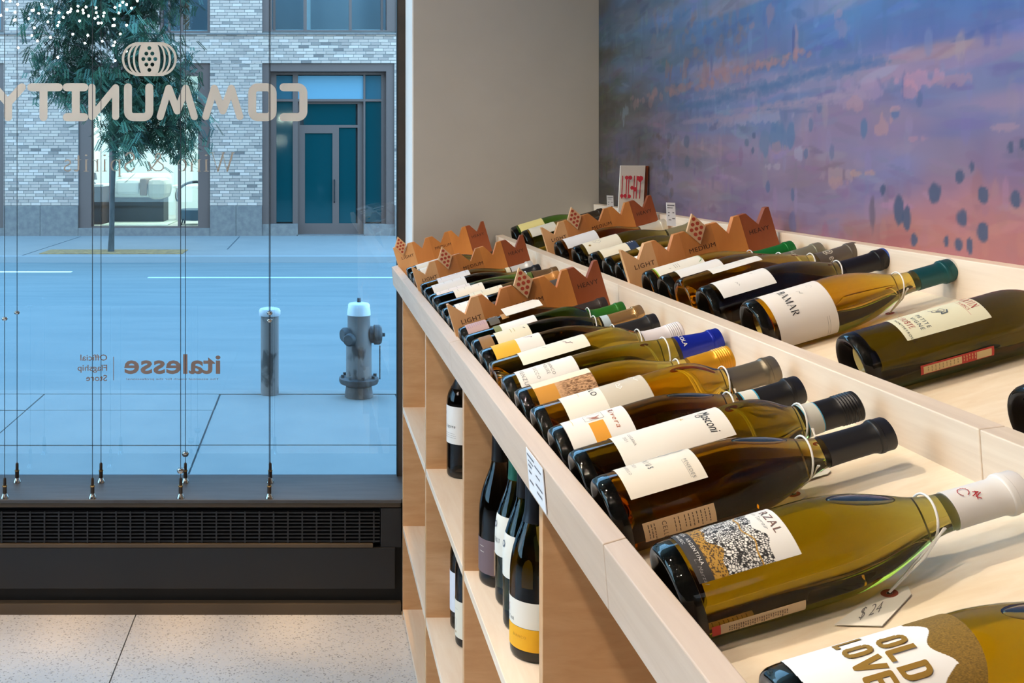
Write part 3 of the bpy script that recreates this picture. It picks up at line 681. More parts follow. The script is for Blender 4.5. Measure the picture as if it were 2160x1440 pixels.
for x0, x1, y0, y1 in rects:
    X0, X1, Z0, Z1 = fx(x0), fx(x1), fz(y1), fz(y0)
    core.box(X0, X1, DF + .012, DF + .4, Z0, Z1)
    row = 0; z = Z0
    while z < Z1 - .01:
        z2 = min(z + BH - .010, Z1)
        x = X0 - (BL / 2 if row % 2 else 0) - (BL * .25 if row % 3 == 0 else 0)
        while x < X1:
            a, b2 = max(x, X0), min(x + BL - .010, X1)
            if b2 - a > .02:
                n = len(brk.v); yo = DF + random.uniform(-.004, .006)
                brk.v += [(a, yo, z), (b2, yo, z), (b2, yo, z2), (a, yo, z2), (a, DF + .014, z), (b2, DF + .014, z), (b2, DF + .014, z2), (a, DF + .014, z2)]
                if nb < 300 and b2 - a > BL - .012 and z2 - z > BH - .012 and ((x0, x1) == (443, 553) and y0 == 133 or (y0 == 73 and fx(455) < a < fx(790))):
                    del brk.v[n:]; k = random.choices(range(7), tw)[0]
                    if k not in BME:
                        mb_ = MB().box(0, BL - .010, 0, .016, 0, BH - .010); BME[k] = mb_.mesh('brick'); BME[k].materials.append(mat('brick_tone_%d' % k, tones[k][0], .85))
                    o = bpy.data.objects.new('brick', BME[k]); COL.objects.link(o); o.parent = bld; o.location = (a, yo - DF, z - ZS); nb += 1
                    x += BL; continue
                for qd in ((0, 1, 2, 3), (4, 5, 1, 0), (3, 2, 6, 7), (4, 0, 3, 7), (1, 5, 6, 2)): brk.face([n + i for i in qd])
                c = s2l(random.choices(tl, tw)[0]); brk.col += [(*c, 1)] * 8
            x += BL
        z += BH; row += 1
part('wall_core', core, M_mort, bld)
part('brickwork', brk, M_brick, bld, 'pale mottled bricks in running bond', kind='stuff')
for (a, b2) in ((8, 85), (85, 165), (443, 498), (498, 553), (832, 912), (912, 990), (-390, -310), (-310, -230)):
    part('granite_block', MB().box(fx(a) + .004, fx(b2) - .004, DF - .03, DF + .4, ZS, fz(433) - .004), M_gran, bld)
part('string_course', MB().box(fx(-640), fx(1250), DF - .04, DF + .2, fz(73), fz(69.5)), M_gran, bld)
part('soffit', MB().box(fx(-640), fx(1250), DF + .1, DF + .6, fz(136), fz(130)), M_fr, bld)
part('upper_storey', MB().box(fx(-640), fx(1400), DF + 1.2, DF + 1.6, fz(73), ZT), plain('room_grey', (120, 128, 132), rough=.9), bld)
def win_frame(x0, x1, y0, y1, mulls, panes, deep=.22, fw=5, lbl=None, trans=()):
    m = MB(); yb = DF + deep
    m.box(fx(x0), fx(x0 + fw), DF + .05, yb + .06, fz(y1), fz(y0)); m.box(fx(x1 - fw), fx(x1), DF + .05, yb + .06, fz(y1), fz(y0))
    m.box(fx(x0 + fw), fx(x1 - fw), DF + .051, yb + .06, fz(y0 + fw), fz(y0)); (m.box(fx(x0 + fw), fx(x1 - fw), DF + .051, yb + .06, fz(y1), fz(y1 - 3)) if y1 != 473 else None)
    for a, b2 in mulls: m.box(fx(a), fx(b2), yb - .04, yb + .06, fz(y1), fz(y0))
    for a, b2, c in trans: m.box(fx(a), fx(b2), yb - .044, yb + .055, fz(c + 2.5), fz(c - 2.5))
    f = part('window_frame', m, M_fr, bld, lbl)
    for a, b2, c, d_, mm in panes:
        part('pane', MB().box(fx(a), fx(b2), yb, yb + .012, fz(d_), fz(c)), mm, f)
    return f
M_gp = pane_mat('showroom_glass', (.95, .98, .98), .6)
win_frame(165, 443, 133, 481, [(190, 193), (227, 233), (373, 379), (424, 428)], [(193, 227, 138, 478, M_gp), (233, 373, 138, 478, M_gp), (379, 424, 138, 478, M_gp)], .2, 26, 'tall showroom window')
part('sill', MB().box(fx(165), fx(443), DF - .02, DF + .5, ZS, fz(481)), M_gran, bld)
win_frame(336, 443, -150, 68, [(352, 357), (378, 384)], [(357, 378, -145, 62, M_gp), (384, 437, -145, 62, M_gp)], .2, 6)
win_frame(553, 836, -150, 66, [(575, 580), (640, 647), (737, 743), (805, 810)], [(580, 640, -145, 60, M_gp), (647, 737, -145, 60, M_gp), (743, 805, -145, 60, M_gp)], .3, 20)
M_bed = plain('white_linen', (176, 186, 188), rough=.9)
part('window_seat', MB().box(fx(570), fx(815), DF + .45, DF + .9, fz(66), fz(56)), M_bed, bld, None, .03)
part('window_seat', MB().box(fx(350), fx(440), DF + .45, DF + .9, fz(66), fz(57)), M_bed, bld, None, .03)
part('blind', MB().box(fx(640), fx(655), DF + .7, DF + .74, fz(62), fz(-140)), M_bed, bld)
part('curtain', MB().box(fx(372), fx(392), DF + .6, DF + .64, fz(62), fz(-140)), plain('brown_curtain', (112, 84, 60), rough=.9), bld)
win_frame(-230, 8, 133, 481, [(-100, -94)], [(-225, -100, 138, 478, M_teal), (-94, 0, 138, 478, M_teal)], .2, 10)
win_frame(-230, 8, -150, 66, [(-100, -94)], [(-225, -100, -145, 60, M_teal), (-94, 0, -145, 60, M_teal2)], .2, 8)
win_frame(990, 1230, 133, 481, [(1100, 1106)], [(995, 1100, 138, 478, M_teal), (1106, 1225, 138, 478, M_teal)], .2, 10)
part('sill', MB().box(fx(-230), fx(8), DF, DF + .5, ZS, fz(481)), M_gran, bld)
# entrance bay
fb = win_frame(553, 832, 133, 473, [(570, 582), (617, 628), (768, 772), (806, 818)],
               [(582, 617, 157, 207, M_teal2), (582, 617, 213, 470, M_teal), (628, 768, 157, 207, M_skyp), (772, 806, 157, 207, M_teal2), (772, 806, 213, 470, M_teal)], .3, 17, 'bronze framed entrance bay', [(570, 818, 210), (570, 818, 153)])
door = MB()
yb = DF + .40
for a, b2, c, d_ in ((628, 632, 212, 497), (756, 768, 212, 497), (632, 756, 212, 217), (632, 756, 262, 268), (632, 643, 268, 497), (702, 716, 268, 497), (643, 702, 268, 280), (643, 702, 473, 497), (716, 756, 473, 497)):
    door.box(fx(a), fx(b2), yb - .03, yb + .04, fz(d_), fz(c))
dr = part('door', door, M_fr, bld, 'glazed bronze entrance door')
for a, b2, c, d_ in ((640, 752, 217, 262), (643, 702, 280, 473), (716, 752, 268, 473)):
    part('pane', MB().box(fx(a), fx(b2), yb, yb + .012, fz(d_), fz(c)), M_teal, dr)
part('threshold', MB().box(fx(626), fx(770), DF + .02, DF + .5, ZS, ZS + .015), M_gran, bld)
part('handle', MB().tube([(fx(706), yb - .04, fz(428)), (fx(706), yb - .09, fz(426)), (fx(706), yb - .09, fz(382)), (fx(706), yb - .04, fz(380))], .014, 8), M_black2, dr)
for a, b2 in ((553, 628), (768, 832)):
    part('granite_block', MB().box(fx(a), fx(b2), DF + .02, DF + .34, ZS, fz(473)), M_gran, bld)
part('entrance_back', MB().box(fx(540), fx(990), DF + .5, DF + .65, ZS, fz(133)), M_fr2, bld)
part('entrance_back', MB().box(fx(-640), fx(10), DF + .75, DF + .9, ZS, fz(133)), M_fr2, bld)

# ---- furniture showroom behind the tall window
sr = MB()
X0, X1 = fx(130) + 1, fx(462) - 1; YB = 27.0
shw = part('showroom_wall', sr.box(X0 - 1, X1 + 1, YB, YB + .1, ZS, 4.2).box(X0 - 1.1, X0 - 1, DF + .4, YB, ZS, 4.2).box(X1 + 1, X1 + 1.1, DF + .4, YB, ZS, 4.2).box(X0 - 1, X1 + 1, DF + .4, YB, 3.6, 3.7), plain('showroom_white', (214, 226, 228), rough=.9), bld)
part('showroom_floor', MB().box(X0 - 1, X1 + 1, DF + .3, YB, ZS, ZS + .16), plain('showroom_floor', (196, 196, 188), rough=.4), bld)
ZF = ZS + .16
def at(px, py, d): return P(px, py, d)
def softbox(mb, x0, x1, y0, y1, z0, z1): mb.box(x0, x1, y0, y1, z0, z1)
M_sofa = plain('sofa_cream', (206, 208, 198), rough=.9); M_strap = plain('sofa_strap', (120, 96, 80), rough=.7)
kd = 23.6 / FPX; gx = lambda px: (px - VX) * kd; gz = lambda py: H - (py - VY) * kd
so = thing('sofa', (gx(300), 23.6, ZF), 'low cream sofa with rounded arms inside the showroom window', 'sofa')
part('seat', MB().box(gx(236), gx(345), 23.5, 24.5, gz(416), gz(396)), M_sofa, so, None, .08)
part('backrest', MB().box(gx(236), gx(350), 24.3, 24.7, gz(410), gz(366)), M_sofa, so, None, .1)
part('arm', MB().box(gx(312), gx(352), 23.4, 24.5, gz(420), gz(376)), plain('sofa_arm', (176, 174, 160), rough=.9), so, None, .14)
part('cushion', MB().box(gx(244), gx(296), 23.45, 24.3, gz(412), gz(378)), M_sofa, so, None, .09)
part('strap', MB().box(gx(298), gx(312), 23.38, 24.5, gz(412), gz(376)), M_strap, so, None, .03)
part('base', MB().box(gx(240), gx(345), 23.6, 24.4, ZF + .0205, gz(416)), MATS['window_frame_dark'], so)
rg = tag(part('rug', MB().box(gx(236), gx(368), 22.5, 24.15, ZF, ZF + .02), plain('rug_pale', (206, 216, 202), rough=1), None), 'pale green rug under the showroom sofa', 'rug')
cb = thing('side_cabinet', (gx(210), 23.2, ZF), 'dark brown cabinet with a white top at the left of the showroom', 'cabinet')
part('body', MB().box(gx(190), gx(229), 22.9, 23.9, ZF, gz(392)), plain('cabinet_brown', (84, 58, 46), rough=.6), cb, None, .01)
part('top', MB().box(gx(184), gx(232), 22.85, 23.95, gz(392), gz(387)), M_white, cb, None, .008)
part('door', MB().box(gx(194), gx(225), 22.88, 22.9, ZF + .06, gz(396)), plain('cabinet_door', (66, 52, 50), rough=.5), cb)
lp = thing('table_lamp', (gx(203), 23.3, gz(387)), 'small dark lamp on the white topped showroom cabinet', 'lamp')
part('base', MB().lathe([(0, 0), (.06, 0), (.06, .02), (.02, .04), (.02, .12), (0, .12)], 16, Matrix.Translation((gx(203), 23.3, gz(387)))), M_fr2, lp)
part('shade', MB().lathe([(.04, .10), (.09, .10), (.06, .26), (0, .26)], 16, Matrix.Translation((gx(203), 23.3, gz(387)))), M_fr2, lp)
ac = thing('armchair', (gx(415), 22.9, ZF), 'blue grey armchair with a curved tubular back inside the showroom', 'chair')
M_ch = plain('chair_blue', (72, 96, 116), rough=.7)
part('seat', MB().lathe([(0, 0), (.30, .02), (.36, .12), (.36, .26), (.30, .28), (0, .27)], 24, Matrix.Translation((gx(418), 22.9, gz(462)))), M_ch, ac)
part('back_rail', MB().tube([(gx(418) + .42 * math.cos(R_(a)), 22.9 + .36 * math.sin(R_(a)), gz(418) + .28 * math.sin(R_(a)) + .12) for a in range(-30, 211, 15)], .035, 8), plain('chair_dark', (40, 52, 64), rough=.5), ac)
for sx, sy in ((-.24, -.2), (.24, -.2), (-.24, .2), (.24, .2)):
    part('leg', MB().tube([(gx(418) + sx, 22.9 + sy, gz(462) + .05), (gx(418) + sx * 1.15, 22.9 + sy * 1.15, ZF)], .018, 6), MATS['chair_dark'], ac)
tb2 = thing('low_table', (gx(395), 24.4, ZF), 'white low table behind the showroom armchair', 'table')
part('top', MB().box(gx(356), gx(440), 24.2, 25.2, gz(398), gz(392)), M_white, tb2, None, .01)
for xx in (362, 434): part('leg', MB().box(gx(xx), gx(xx) + .05, 24.3, 24.35, ZF, gz(398)), M_white, tb2)

# ================================================================== THE WINE DISPLAY
TH_ = math.atan(.2962); SN, CS = math.sin(TH_), math.cos(TH_)
def zfl(x): return H - .3723 + .2962 * (x - .3163)     # top of the tilted bin floor
Y0, Y1 = .30, 3.222
stand = thing('wine_display', (.6, 1.75, 0), 'maple wine display with two tilted bins over open cubbies along the mural wall', 'display stand')
def zz(pl): return [(x, H + z) for x, z in pl]
cuts = [Y0, .888, 1.935, 2.64, Y1]
fcuts = [Y0, .885, 1.87, 2.40, 2.86, 3.03, Y1]
def boards(name, poly, cs, m, lbl):
    for a, b2 in zip(cs[:-1], cs[1:]):
        part(name, MB().prism_y(zz(poly), a + .0006, b2 - .0006), m, stand, lbl, .0012)
boards('front_rail', [(.2643, -.3994), (.2592, -.340), (.280, -.3338), (.2855, -.3935)], fcuts, M_rail, None)
boards('bin_divider', [(.6005, -.312), (.5954, -.2385), (.6195, -.2355), (.6262, -.309)], cuts, M_maple_y, None)
boards('back_board', [(.9155, -.222), (.9125, -.1375), (.9318, -.1354), (.9318, -.222)], cuts, M_maple_y, None)
for a, b2 in ((.2862, .6002), (.6265, .9152)):
    za, zb = zfl(a) - H, zfl(b2) - H
    boards('bin_floor', [(a, za - .016), (a, za), (b2, zb), (b2, zb - .016)], cuts, wood('maple_floor', (250, 235, 210), (240, 219, 188), (1.6, 22, 22)), None)
for yc in (3.206, 2.565, 1.928, 1.276, .63):
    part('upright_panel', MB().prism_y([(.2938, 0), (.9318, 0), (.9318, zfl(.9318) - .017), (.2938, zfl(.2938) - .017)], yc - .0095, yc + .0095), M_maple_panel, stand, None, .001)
bays = [(2.5745, 3.1965), (1.9375, 2.5555), (1.2855, 1.9185), (.6395, 1.2665)]
for ya, yb_ in bays:
    for zt in (H - .7877, H - 1.169, .034):
        part('shelf', MB().box(.2938, .915, ya, yb_, zt - .019, zt), M_shelf, stand, None, .001)
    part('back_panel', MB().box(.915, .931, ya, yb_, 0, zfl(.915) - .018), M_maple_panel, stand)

# ---- crown shaped section dividers
WB = [wood('block_tan', (230, 178, 122), (216, 162, 108), (6, 1, 1.2)), wood('block_honey', (216, 144, 78), (200, 128, 66), (6, 1, 1.2)), wood('block_oak', (208, 136, 70), (190, 120, 58), (6, 1, 1.2)), wood('block_amber', (222, 146, 70), (204, 128, 60), (6, 1, 1.2)), wood('block_red', (156, 80, 38), (138, 66, 30), (6, 1, 1.2))]
M_plq = wood('plaque_maple', (226, 184, 138), (214, 170, 124), (6, 1, 6)); M_dot = plain('plaque_red', (172, 62, 34), rough=.6)
CR = [(0, 0), (.004, 0), (.029, -.0275), (.048, 0), (.0705, 0), (.0895, -.0285), (.1075, 0), (.1300, 0), (.151, -.0285), (.172, 0), (.194, 0), (.211, -.0285), (.229, 0), (.2535, 0), (.2715, -.0275), (.2925, 0), (.300, 0)]
def prof(u):
    for (a, va), (b2, vb) in zip(CR[:-1], CR[1:]):
        if a <= u <= b2: return va + (vb - va) * (u - a) / (b2 - a)
    return 0
def crown(y, xl, label, mk_u, mk_label, hgt=.110):
    # xl: where the lower left corner meets the bin floor
    o = Vector((xl, y, zfl(xl) + .0006)); ux = Vector((CS, 0, SN)); uv = Vector((-SN, 0, CS))
    t = thing('crown_divider', o, label, 'divider', 'crown topped wooden section dividers')
    edges = [0, .062, .118, .182, .240, .300]
    for k in range(5):
        a, b2 = edges[k], edges[k + 1]
        us = [a] + [u for u, _ in CR if a < u < b2] + [b2]
        pts = [o + ux * a, o + ux * b2] + [o + ux * u + uv * (hgt + prof(u)) for u in us[::-1]]
        part('wood_block', MB().prism(pts, (0, .014, 0)), WB[k], t, ('light tan', 'honey', 'oak', 'amber', 'dark red brown')[k] + ' wood block')
    cen = o + ux * mk_u + uv * hgt + Vector((0, -.0005, 0))
    pt = thing('section_marker', cen, 'pale diamond marker with nine red dots ' + mk_label, 'marker', 'diamond markers on the crown dividers')
    dia = [cen + uv * .031, cen - ux * .0195, cen - uv * .031, cen + ux * .0195]
    part('plaque', MB().prism([p - Vector((0, .0063, 0)) for p in dia], (0, .0065, 0)), M_plq, pt, None, .0012)
    dm = MB()
    for r, n in enumerate((1, 2, 3, 2, 1)):
        for q in range(n):
            c = cen + uv * (.0195 - r * .00975) + ux * (q - (n - 1) / 2) * .0098 + Vector((0, -.0067, 0))
            dm.add([c + ux * .0037 * math.cos(R_(a)) + uv * .0037 * math.sin(R_(a)) for a in range(0, 360, 30)], [tuple(range(12))])
    part('dots', dm, M_dot, pt, 'red dots')
    tm = MB()
    for s_, u, sz, v in (('LIGHT', .017, .0125, .066), ('MEDIUM', .128, .0125, .066), ('HEAVY', .250, .0125, .068)):
        V, F, wd = text2d(s_, 0.0, 1.1); k = (.040 if s_ != 'MEDIUM' else .052) / wd
        tm.add([o + ux * (u + x * k) + uv * (v + yv * sz) + Vector((0, -.0004, 0)) for x, yv in V], F)
    part('lettering', tm, plain('burnt_ink', (62, 32, 20), rough=.8), t, 'burnt black capitals')
crown(1.905, .2905, 'crown topped divider in the front bin nearest the camera, behind the first rows of bottles', .151, 'on the near crown divider of the front bin')
crown(2.575, .2905, 'crown topped divider in the middle of the front bin, between two lots of bottles', .0895, 'on the middle crown divider of the front bin')
crown(3.165, .2905, 'crown topped divider at the far end of the front bin against the grey pier', .024, 'on the crown divider against the grey pier')
crown(1.935, .632, 'crown topped divider in the rear bin nearest the camera, touching green capped bottle', .151, 'on the near crown divider of the rear bin')
crown(2.605, .632, 'crown topped divider in the rear bin below the white sign with red letters', .0895, 'on the crown divider below the LIGHT sign')

# ---- bottles
BURG = [(0, .026), (.010, .024), (.020, .012), (.027, .003), (.0305, .0006), (.0335, 0), (.0362, .0014), (.0380, .005), (.0386, .011), (.0386, .116), (.0384, .128), (.0375, .140), (.0358, .152), (.0333, .164), (.0301, .175), (.0267, .185), (.0233, .194), (.0203, .202), (.0179, .209), (.0162, .216), (.0150, .223), (.0144, .232), (.0140, .245), (.0138, .276), (.0150, .277), (.0150, .290), (.0140, .2925), (0, .2925)]
BORD = [(0, .028), (.010, .026), (.020, .013), (.027, .003), (.0300, .0006), (.0330, 0), (.0355, .0014), (.0371, .005), (.0376, .011), (.0376, .182), (.0372, .190), (.0360, .198), (.0338, .206), (.0306, .2135), (.0268, .220), (.0226, .2265), (.0190, .233), (.0165, .240), (.0151, .248), (.0146, .258), (.0144, .282), (.0152, .283), (.0152, .297), (.0140, .2995), (0, .2995)]
FLUT = [(0, .012), (.014, .010), (.024, .003), (.0295, 0), (.0335, .001), (.0356, .005), (.0364, .011), (.0364, .120), (.0360, .138), (.0348, .156), (.0328, .175), (.0302, .195), (.0272, .215), (.0242, .235), (.0212, .255), (.0185, .273), (.0164, .288), (.0150, .300), (.0145, .306), (.0152, .307), (.0152, .320), (.0140, .3225), (0, .3225)]
KIND = {'burgundy': BURG, 'bordeaux': BORD, 'flute': FLUT}
_BM = {}
def rad(kind, z):
    p = [q for q in KIND[kind] if q[1] >= .0][5:]
    for (ra, za), (rb, zb) in zip(p[:-1], p[1:]):
        if za <= z <= zb and zb > za: return ra + (rb - ra) * (z - za) / (zb - za)
    return p[-2][0]
def sheet(kind, z0, z1, p0, p1, off=.0005, dz=None, dp=5, mask=None, colf=None):
    m = MB(); straight = z1 < .12
    nz = max(1, int(round((z1 - z0) / (dz or (.2 if straight else .006))))); npz = max(2, int(round((p1 - p0) / dp)))
    zs = [z0 + (z1 - z0) * i / nz for i in range(nz + 1)]; ps = [R_(p0 + (p1 - p0) * j / npz) for j in range(npz + 1)]
    for z in zs:
        r = rad(kind, z) + off
        for p in ps: m.v.append((r * math.cos(p), r * math.sin(p), z))
    for i in range(nz):
        for j in range(npz):
            if mask and not mask((i + .5) / nz, (j + .5) / npz): continue
            a = i * (npz + 1) + j; m.face((a, a + 1, a + npz + 2, a + npz + 1), True)
    if colf is not None: m.col = colf(np.array([[z for p in ps] for z in zs]), np.array([[math.degrees(p) for p in ps] for z in zs]))
    return m
def bend(V, F, kind, zc, ph, sx, sy, off=.0010, mirror=False):
    """wrap flat lettering round the bottle: x along the girth from angle ph, y toward the neck from zc"""
    bm = bmesh.new()
    dep = [0.0] * len(V)
    if len(V) == sum(map(len, F)):
        for k, f in enumerate(F):
            for i in f: dep[i] = .00002 * (k % 30)
    vs = [bm.verts.new((x, y, dep[i])) for i, (x, y) in enumerate(V)]
    for f in F:
        try: bm.faces.new([vs[i] for i in f])
        except ValueError: pass
    r0 = rad(kind, zc); step = .0022 / sx
    x = min(v[0] for v in V) + step; xe = max(v[0] for v in V)
    while x < xe:
        bmesh.ops.bisect_plane(bm, geom=bm.verts[:] + bm.edges[:] + bm.faces[:], plane_co=(x, 0, 0), plane_no=(1, 0, 0)); x += step
    bm.verts.index_update()
    out = []
    for v in bm.verts:
        z = zc + v.co.y * sy; r = rad(kind, z) + off + v.co.z; a = R_(ph) + v.co.x * sx / r0
        out.append((r * math.cos(a), r * math.sin(a), z))
    fs = [tuple(v.index for v in f.verts) for f in bm.faces]; bm.free()
    return out, fs
def M_cap(c, rough=.35, metal=.35): return mat('capsule_%d_%d_%d' % c, c, rough, metal)
def M_lab(c, rough=.55): return mat('paper_%d_%d_%d' % c, c, rough)
def capsule_mesh(kind, z0, screw):
    top = KIND[kind][-2][1]; pr = [(0, z0)]
    n = 10; e = .0007
    lip = [q for q in KIND[kind] if q[1] > top - .017]
    zl = top - .0155
    for i in range(n + 1):
        z = z0 + (zl - z0) * i / n; pr.append((rad(kind, z) + e, z))
    if screw:
        rr0 = .0156
        pr = [(0, z0)] + [(max(rad(kind, z0 + (top - .022 - z0) * i / 5) + e, .0150), z0 + (top - .022 - z0) * i / 5) for i in range(6)]
        z = top - .021
        for i in range(6):
            pr += [(rr0, z), (rr0 + .0004, z + .0008), (rr0, z + .0016), (rr0 - .0005, z + .0021)]; z += .0030
        pr += [(rr0, z), (rr0, top + .0002), (rr0 - .0012, top + .0012), (0, top + .0012)]
    else:
        pr += [(.0164, zl + .0004), (.0168, zl + .0016), (.0168, zl + .0050), (.0162, zl + .0056), (.0162, top - .0012), (.0152, top + .0006), (0, top + .0006)]
    return MB().lathe(pr, 36)
_CM = {}; _HM = {}
def bottle(label, kind, g, base, M3, scale=1.0, cap=None, labels=(), group=None, bubble=False, seg=48):
    M = Matrix.Translation(base) @ M3.to_4x4() @ Matrix.Scale(scale, 4)
    t = thing('wine_bottle', (0, 0, 0), label, 'bottle', group, M)
    key = (kind, seg, bubble, g.name)
    if key not in _BM:
        m = MB().lathe(KIND[kind], seg)
        if bubble:
            zc = .168; r = rad(kind, zc) - .0052
            Mb = Matrix.Translation((-0.0, r, zc)) @ Matrix.Rotation(R_(14.5), 4, 'X') @ Matrix.Diagonal((.0105, .0028, .027, 1))
            m.sphere((0, 0, 0), 1, 20, 14, flip=True, M=Mb)
        _BM[key] = m.mesh('glass_body'); _BM[key].materials.append(g)
    gb = part('glass_body', _BM[key], None, t)
    if g is not G_clear and g is not G_straw:
        if (kind, seg) not in _HM:
            ro = rad(kind, .02); q = ro / .0386
            _HM[(kind, seg)] = MB().lathe([(.0255 * q, .0085), (.0305 * q, .0022), (.0340 * q, .0020), (.0362 * q, .0052), (.0371 * q, .011), (.0371 * q, .0150), (.0300 * q, .0165), (.0235 * q, .0150), (.0225 * q, .0125), (.0255 * q, .0085)], seg).mesh('heel')
            _HM[(kind, seg)].materials.append(plain('thick_dark_glass', (14, 12, 9), rough=.25))
        part('heel', _HM[(kind, seg)], None, gb, 'thick dark heel of the glass')
    if cap:
        ck = (kind, cap['z'], cap.get('screw', False), cap['c'])
        if ck not in _CM:
            _CM[ck] = capsule_mesh(kind, cap['z'], cap.get('screw', False)).mesh('capsule'); _CM[ck].materials.append(M_cap(cap['c'], cap.get('rough', .38), cap.get('metal', .3)))
        c_ = part('capsule', _CM[ck], None, t)
        if 'end' in cap:
            top = KIND[kind][-2][1]
            part('capsule_end', MB().lathe([(0, top - .0006), (.0165, top - .0006), (.0165, top + .0022), (.0150, top + .0030), (0, top + .0030)], 28), M_cap(cap['end']), c_)
        if 'band' in cap:
            for (z0, z1, cc) in cap['band']:
                part('paper_band', sheet(kind, z0, z1, 0, 360, .0011, .004), M_lab(cc), t, 'paper neck band')
        if 'pen' in cap:
            pts, z, ph, mm = cap['pen']; tm = MB()
            for st in pts:
                V, F = stroke2d([(x * .001, y * .001) for x, y in st], .0006, seg=5); v, f = bend(V, F, kind, z, ph, 1, 1, .0016); tm.add(v, f)
            part('monogram', tm, mm, c_)
        if 'text' in cap:
            s_, z, ph, sx, sy, mm = cap['text']; V, F, wd = text2d(s_, .01)
            tm = MB(); v, f = bend(V, F, kind, z, ph, sx, sy, .0014); tm.add(v, f); part('lettering', tm, mm, c_)
    for lb in labels:
        z0, z1, p0, p1, mm = lb['a']
        lo = part(lb.get('n', 'label'), sheet(kind, z0, z1, p0, p1, lb.get('off', .0005), lb.get('dz'), lb.get('dp', 5), lb.get('mask'), lb.get('colf')), mm, t, lb.get('l'))
        by = {}
        for mk in lb.get('m', ()):
            tm = by.setdefault(mk[-1].name, (MB(), mk[-1]))[0]
            if mk[0] == 'r':            # printed block
                _, za, zb, pa, pb, _m = mk; s2 = sheet(kind, za, zb, pa, pb, .0008); tm.add(s2.v, s2.f, True)
            elif mk[0] == 't':          # sans lettering: text, z of baseline, start angle, cap height, width factor, bold, slant
                _, s_, z, ph, hh, wf, bd, sl, _m = mk; V, F, wd = text2d(s_, bd, 1.25 if hh < .009 and bd < .03 else 1.0)
                V = [(x + y * sl, y) for x, y in V]; v, f = bend(V, F, kind, z, ph, hh * 1.4 * wf, hh * 1.4); tm.add(v, f)
            elif mk[0] == 's':          # roman lettering
                _, s_, z, ph, hh, wf, _m = mk; V, F, wd = roman2d(s_, gap=.2); v, f = bend(V, F, kind, z, ph, hh * wf, hh); tm.add(v, f)
            elif mk[0] == 'k':          # bold condensed capitals
                _, s_, z, ph, hh, _m = mk; V, F = block2d(s_); v, f = bend(V, F, kind, z, ph, hh, hh); tm.add(v, f)
            elif mk[0] == 'p':          # pen strokes in (arc mm, z mm) about an angle
                _, pts, wd, ph, z, _m = mk; V, F = stroke2d([(x * .001, y * .001) for x, y in pts], wd * .001, seg=5); v, f = bend(V, F, kind, z, ph, 1, 1); tm.add(v, f)
            elif mk[0] == 'lines':      # small print: short bars across the girth
                _, z0_, z1_, n, ph, arcd, _m = mk
                for k in range(n):
                    z = z0_ + (z1_ - z0_) * k / max(1, n - 1); a = ph
                    while a < ph + arcd * random.uniform(.8, 1):
                        w_ = random.uniform(2, 6); s2 = sheet(kind, z, z + .0009, a, a + w_, .0008, .1, 3); tm.add(s2.v, s2.f); a += w_ + 1.4
        for nm, (tm, m_) in by.items():
            if tm.v: part('print', tm, m_, lo)
    return t
def lying(d, xb, scale=1.0, kind='burgundy', yaw=0, roll=0):
    r = max(q[0] for q in KIND[kind]) * scale
    base = Vector((xb, d, zfl(xb + SN * r) + CS * r + .0004))
    zl = Vector((CS, 0, SN)); yl = Vector((-SN, 0, CS)); xl = yl.cross(zl)
    M3 = Matrix((xl, yl, zl)).transposed()
    if yaw: M3 = M3 @ Matrix.Rotation(R_(-yaw), 3, 'Y')
    if roll: M3 = M3 @ Matrix.Rotation(R_(roll), 3, 'Z')
    return base, M3
W1 = (238, 232, 220); W2 = (242, 239, 232); CRM = (236, 226, 200); DK = (38, 37, 38)
T_ = lambda *a: ('t',) + a
# -- patterned labels
cells = np.random.default_rng(5).random((3600, 2)) * [.092, .112]
def col_marzal(Z, Ph):
    U = R_(1) * Ph * .0391; n = Z.shape; z = Z.ravel(); u = U.ravel() % .112
    d1 = np.full(z.shape, 9.); d2 = np.full(z.shape, 9.)
    for c in cells:
        d = np.hypot(z - c[0] - .012, u - c[1]); m = d < d1
        d2 = np.where(m, d1, np.minimum(d2, d)); d1 = np.where(m, d, d1)
    cell = np.clip((d2 - d1 - .00030) / .0003, 0, 1)[:, None]
    wav = .0020 * np.sin(u * 150 + 1) + .0012 * np.sin(u * 320)
    C = np.tile(np.array(s2l((240, 236, 228))), (z.size, 1)); bk = np.array(s2l((36, 34, 34)))
    wt = np.array(s2l((244, 240, 232))); gd = np.array(s2l((186, 140, 52))); gk = np.array(s2l((70, 48, 20)))
    zone2 = (z > .0415 + wav * 1.6) & (z < .0705 + wav)
    zone3 = (z >= .0705 + wav) & (z < .0790 + wav * 1.3)
    gl = np.abs(z - (.0690 + wav * .9)) < .0006
    zone1 = (z > .0300) & (z <= .0415 + wav * 1.6)
    fine = vnoise(z * 1400, u * 900, 11)
    C = np.where(zone2[:, None] | zone3[:, None], bk + (wt - bk) * cell, C)
    C = np.where(zone1[:, None], gk + (gd - gk) * np.clip((fine - .3) * 4, 0, 1)[:, None], C)
    C = np.where(gl[:, None], gd, C)
    C = np.where((z <= .0300 + 0 * wav)[:, None], np.array(s2l((56, 52, 50))), C)
    return [(*c, 1) for c in C.tolist()]
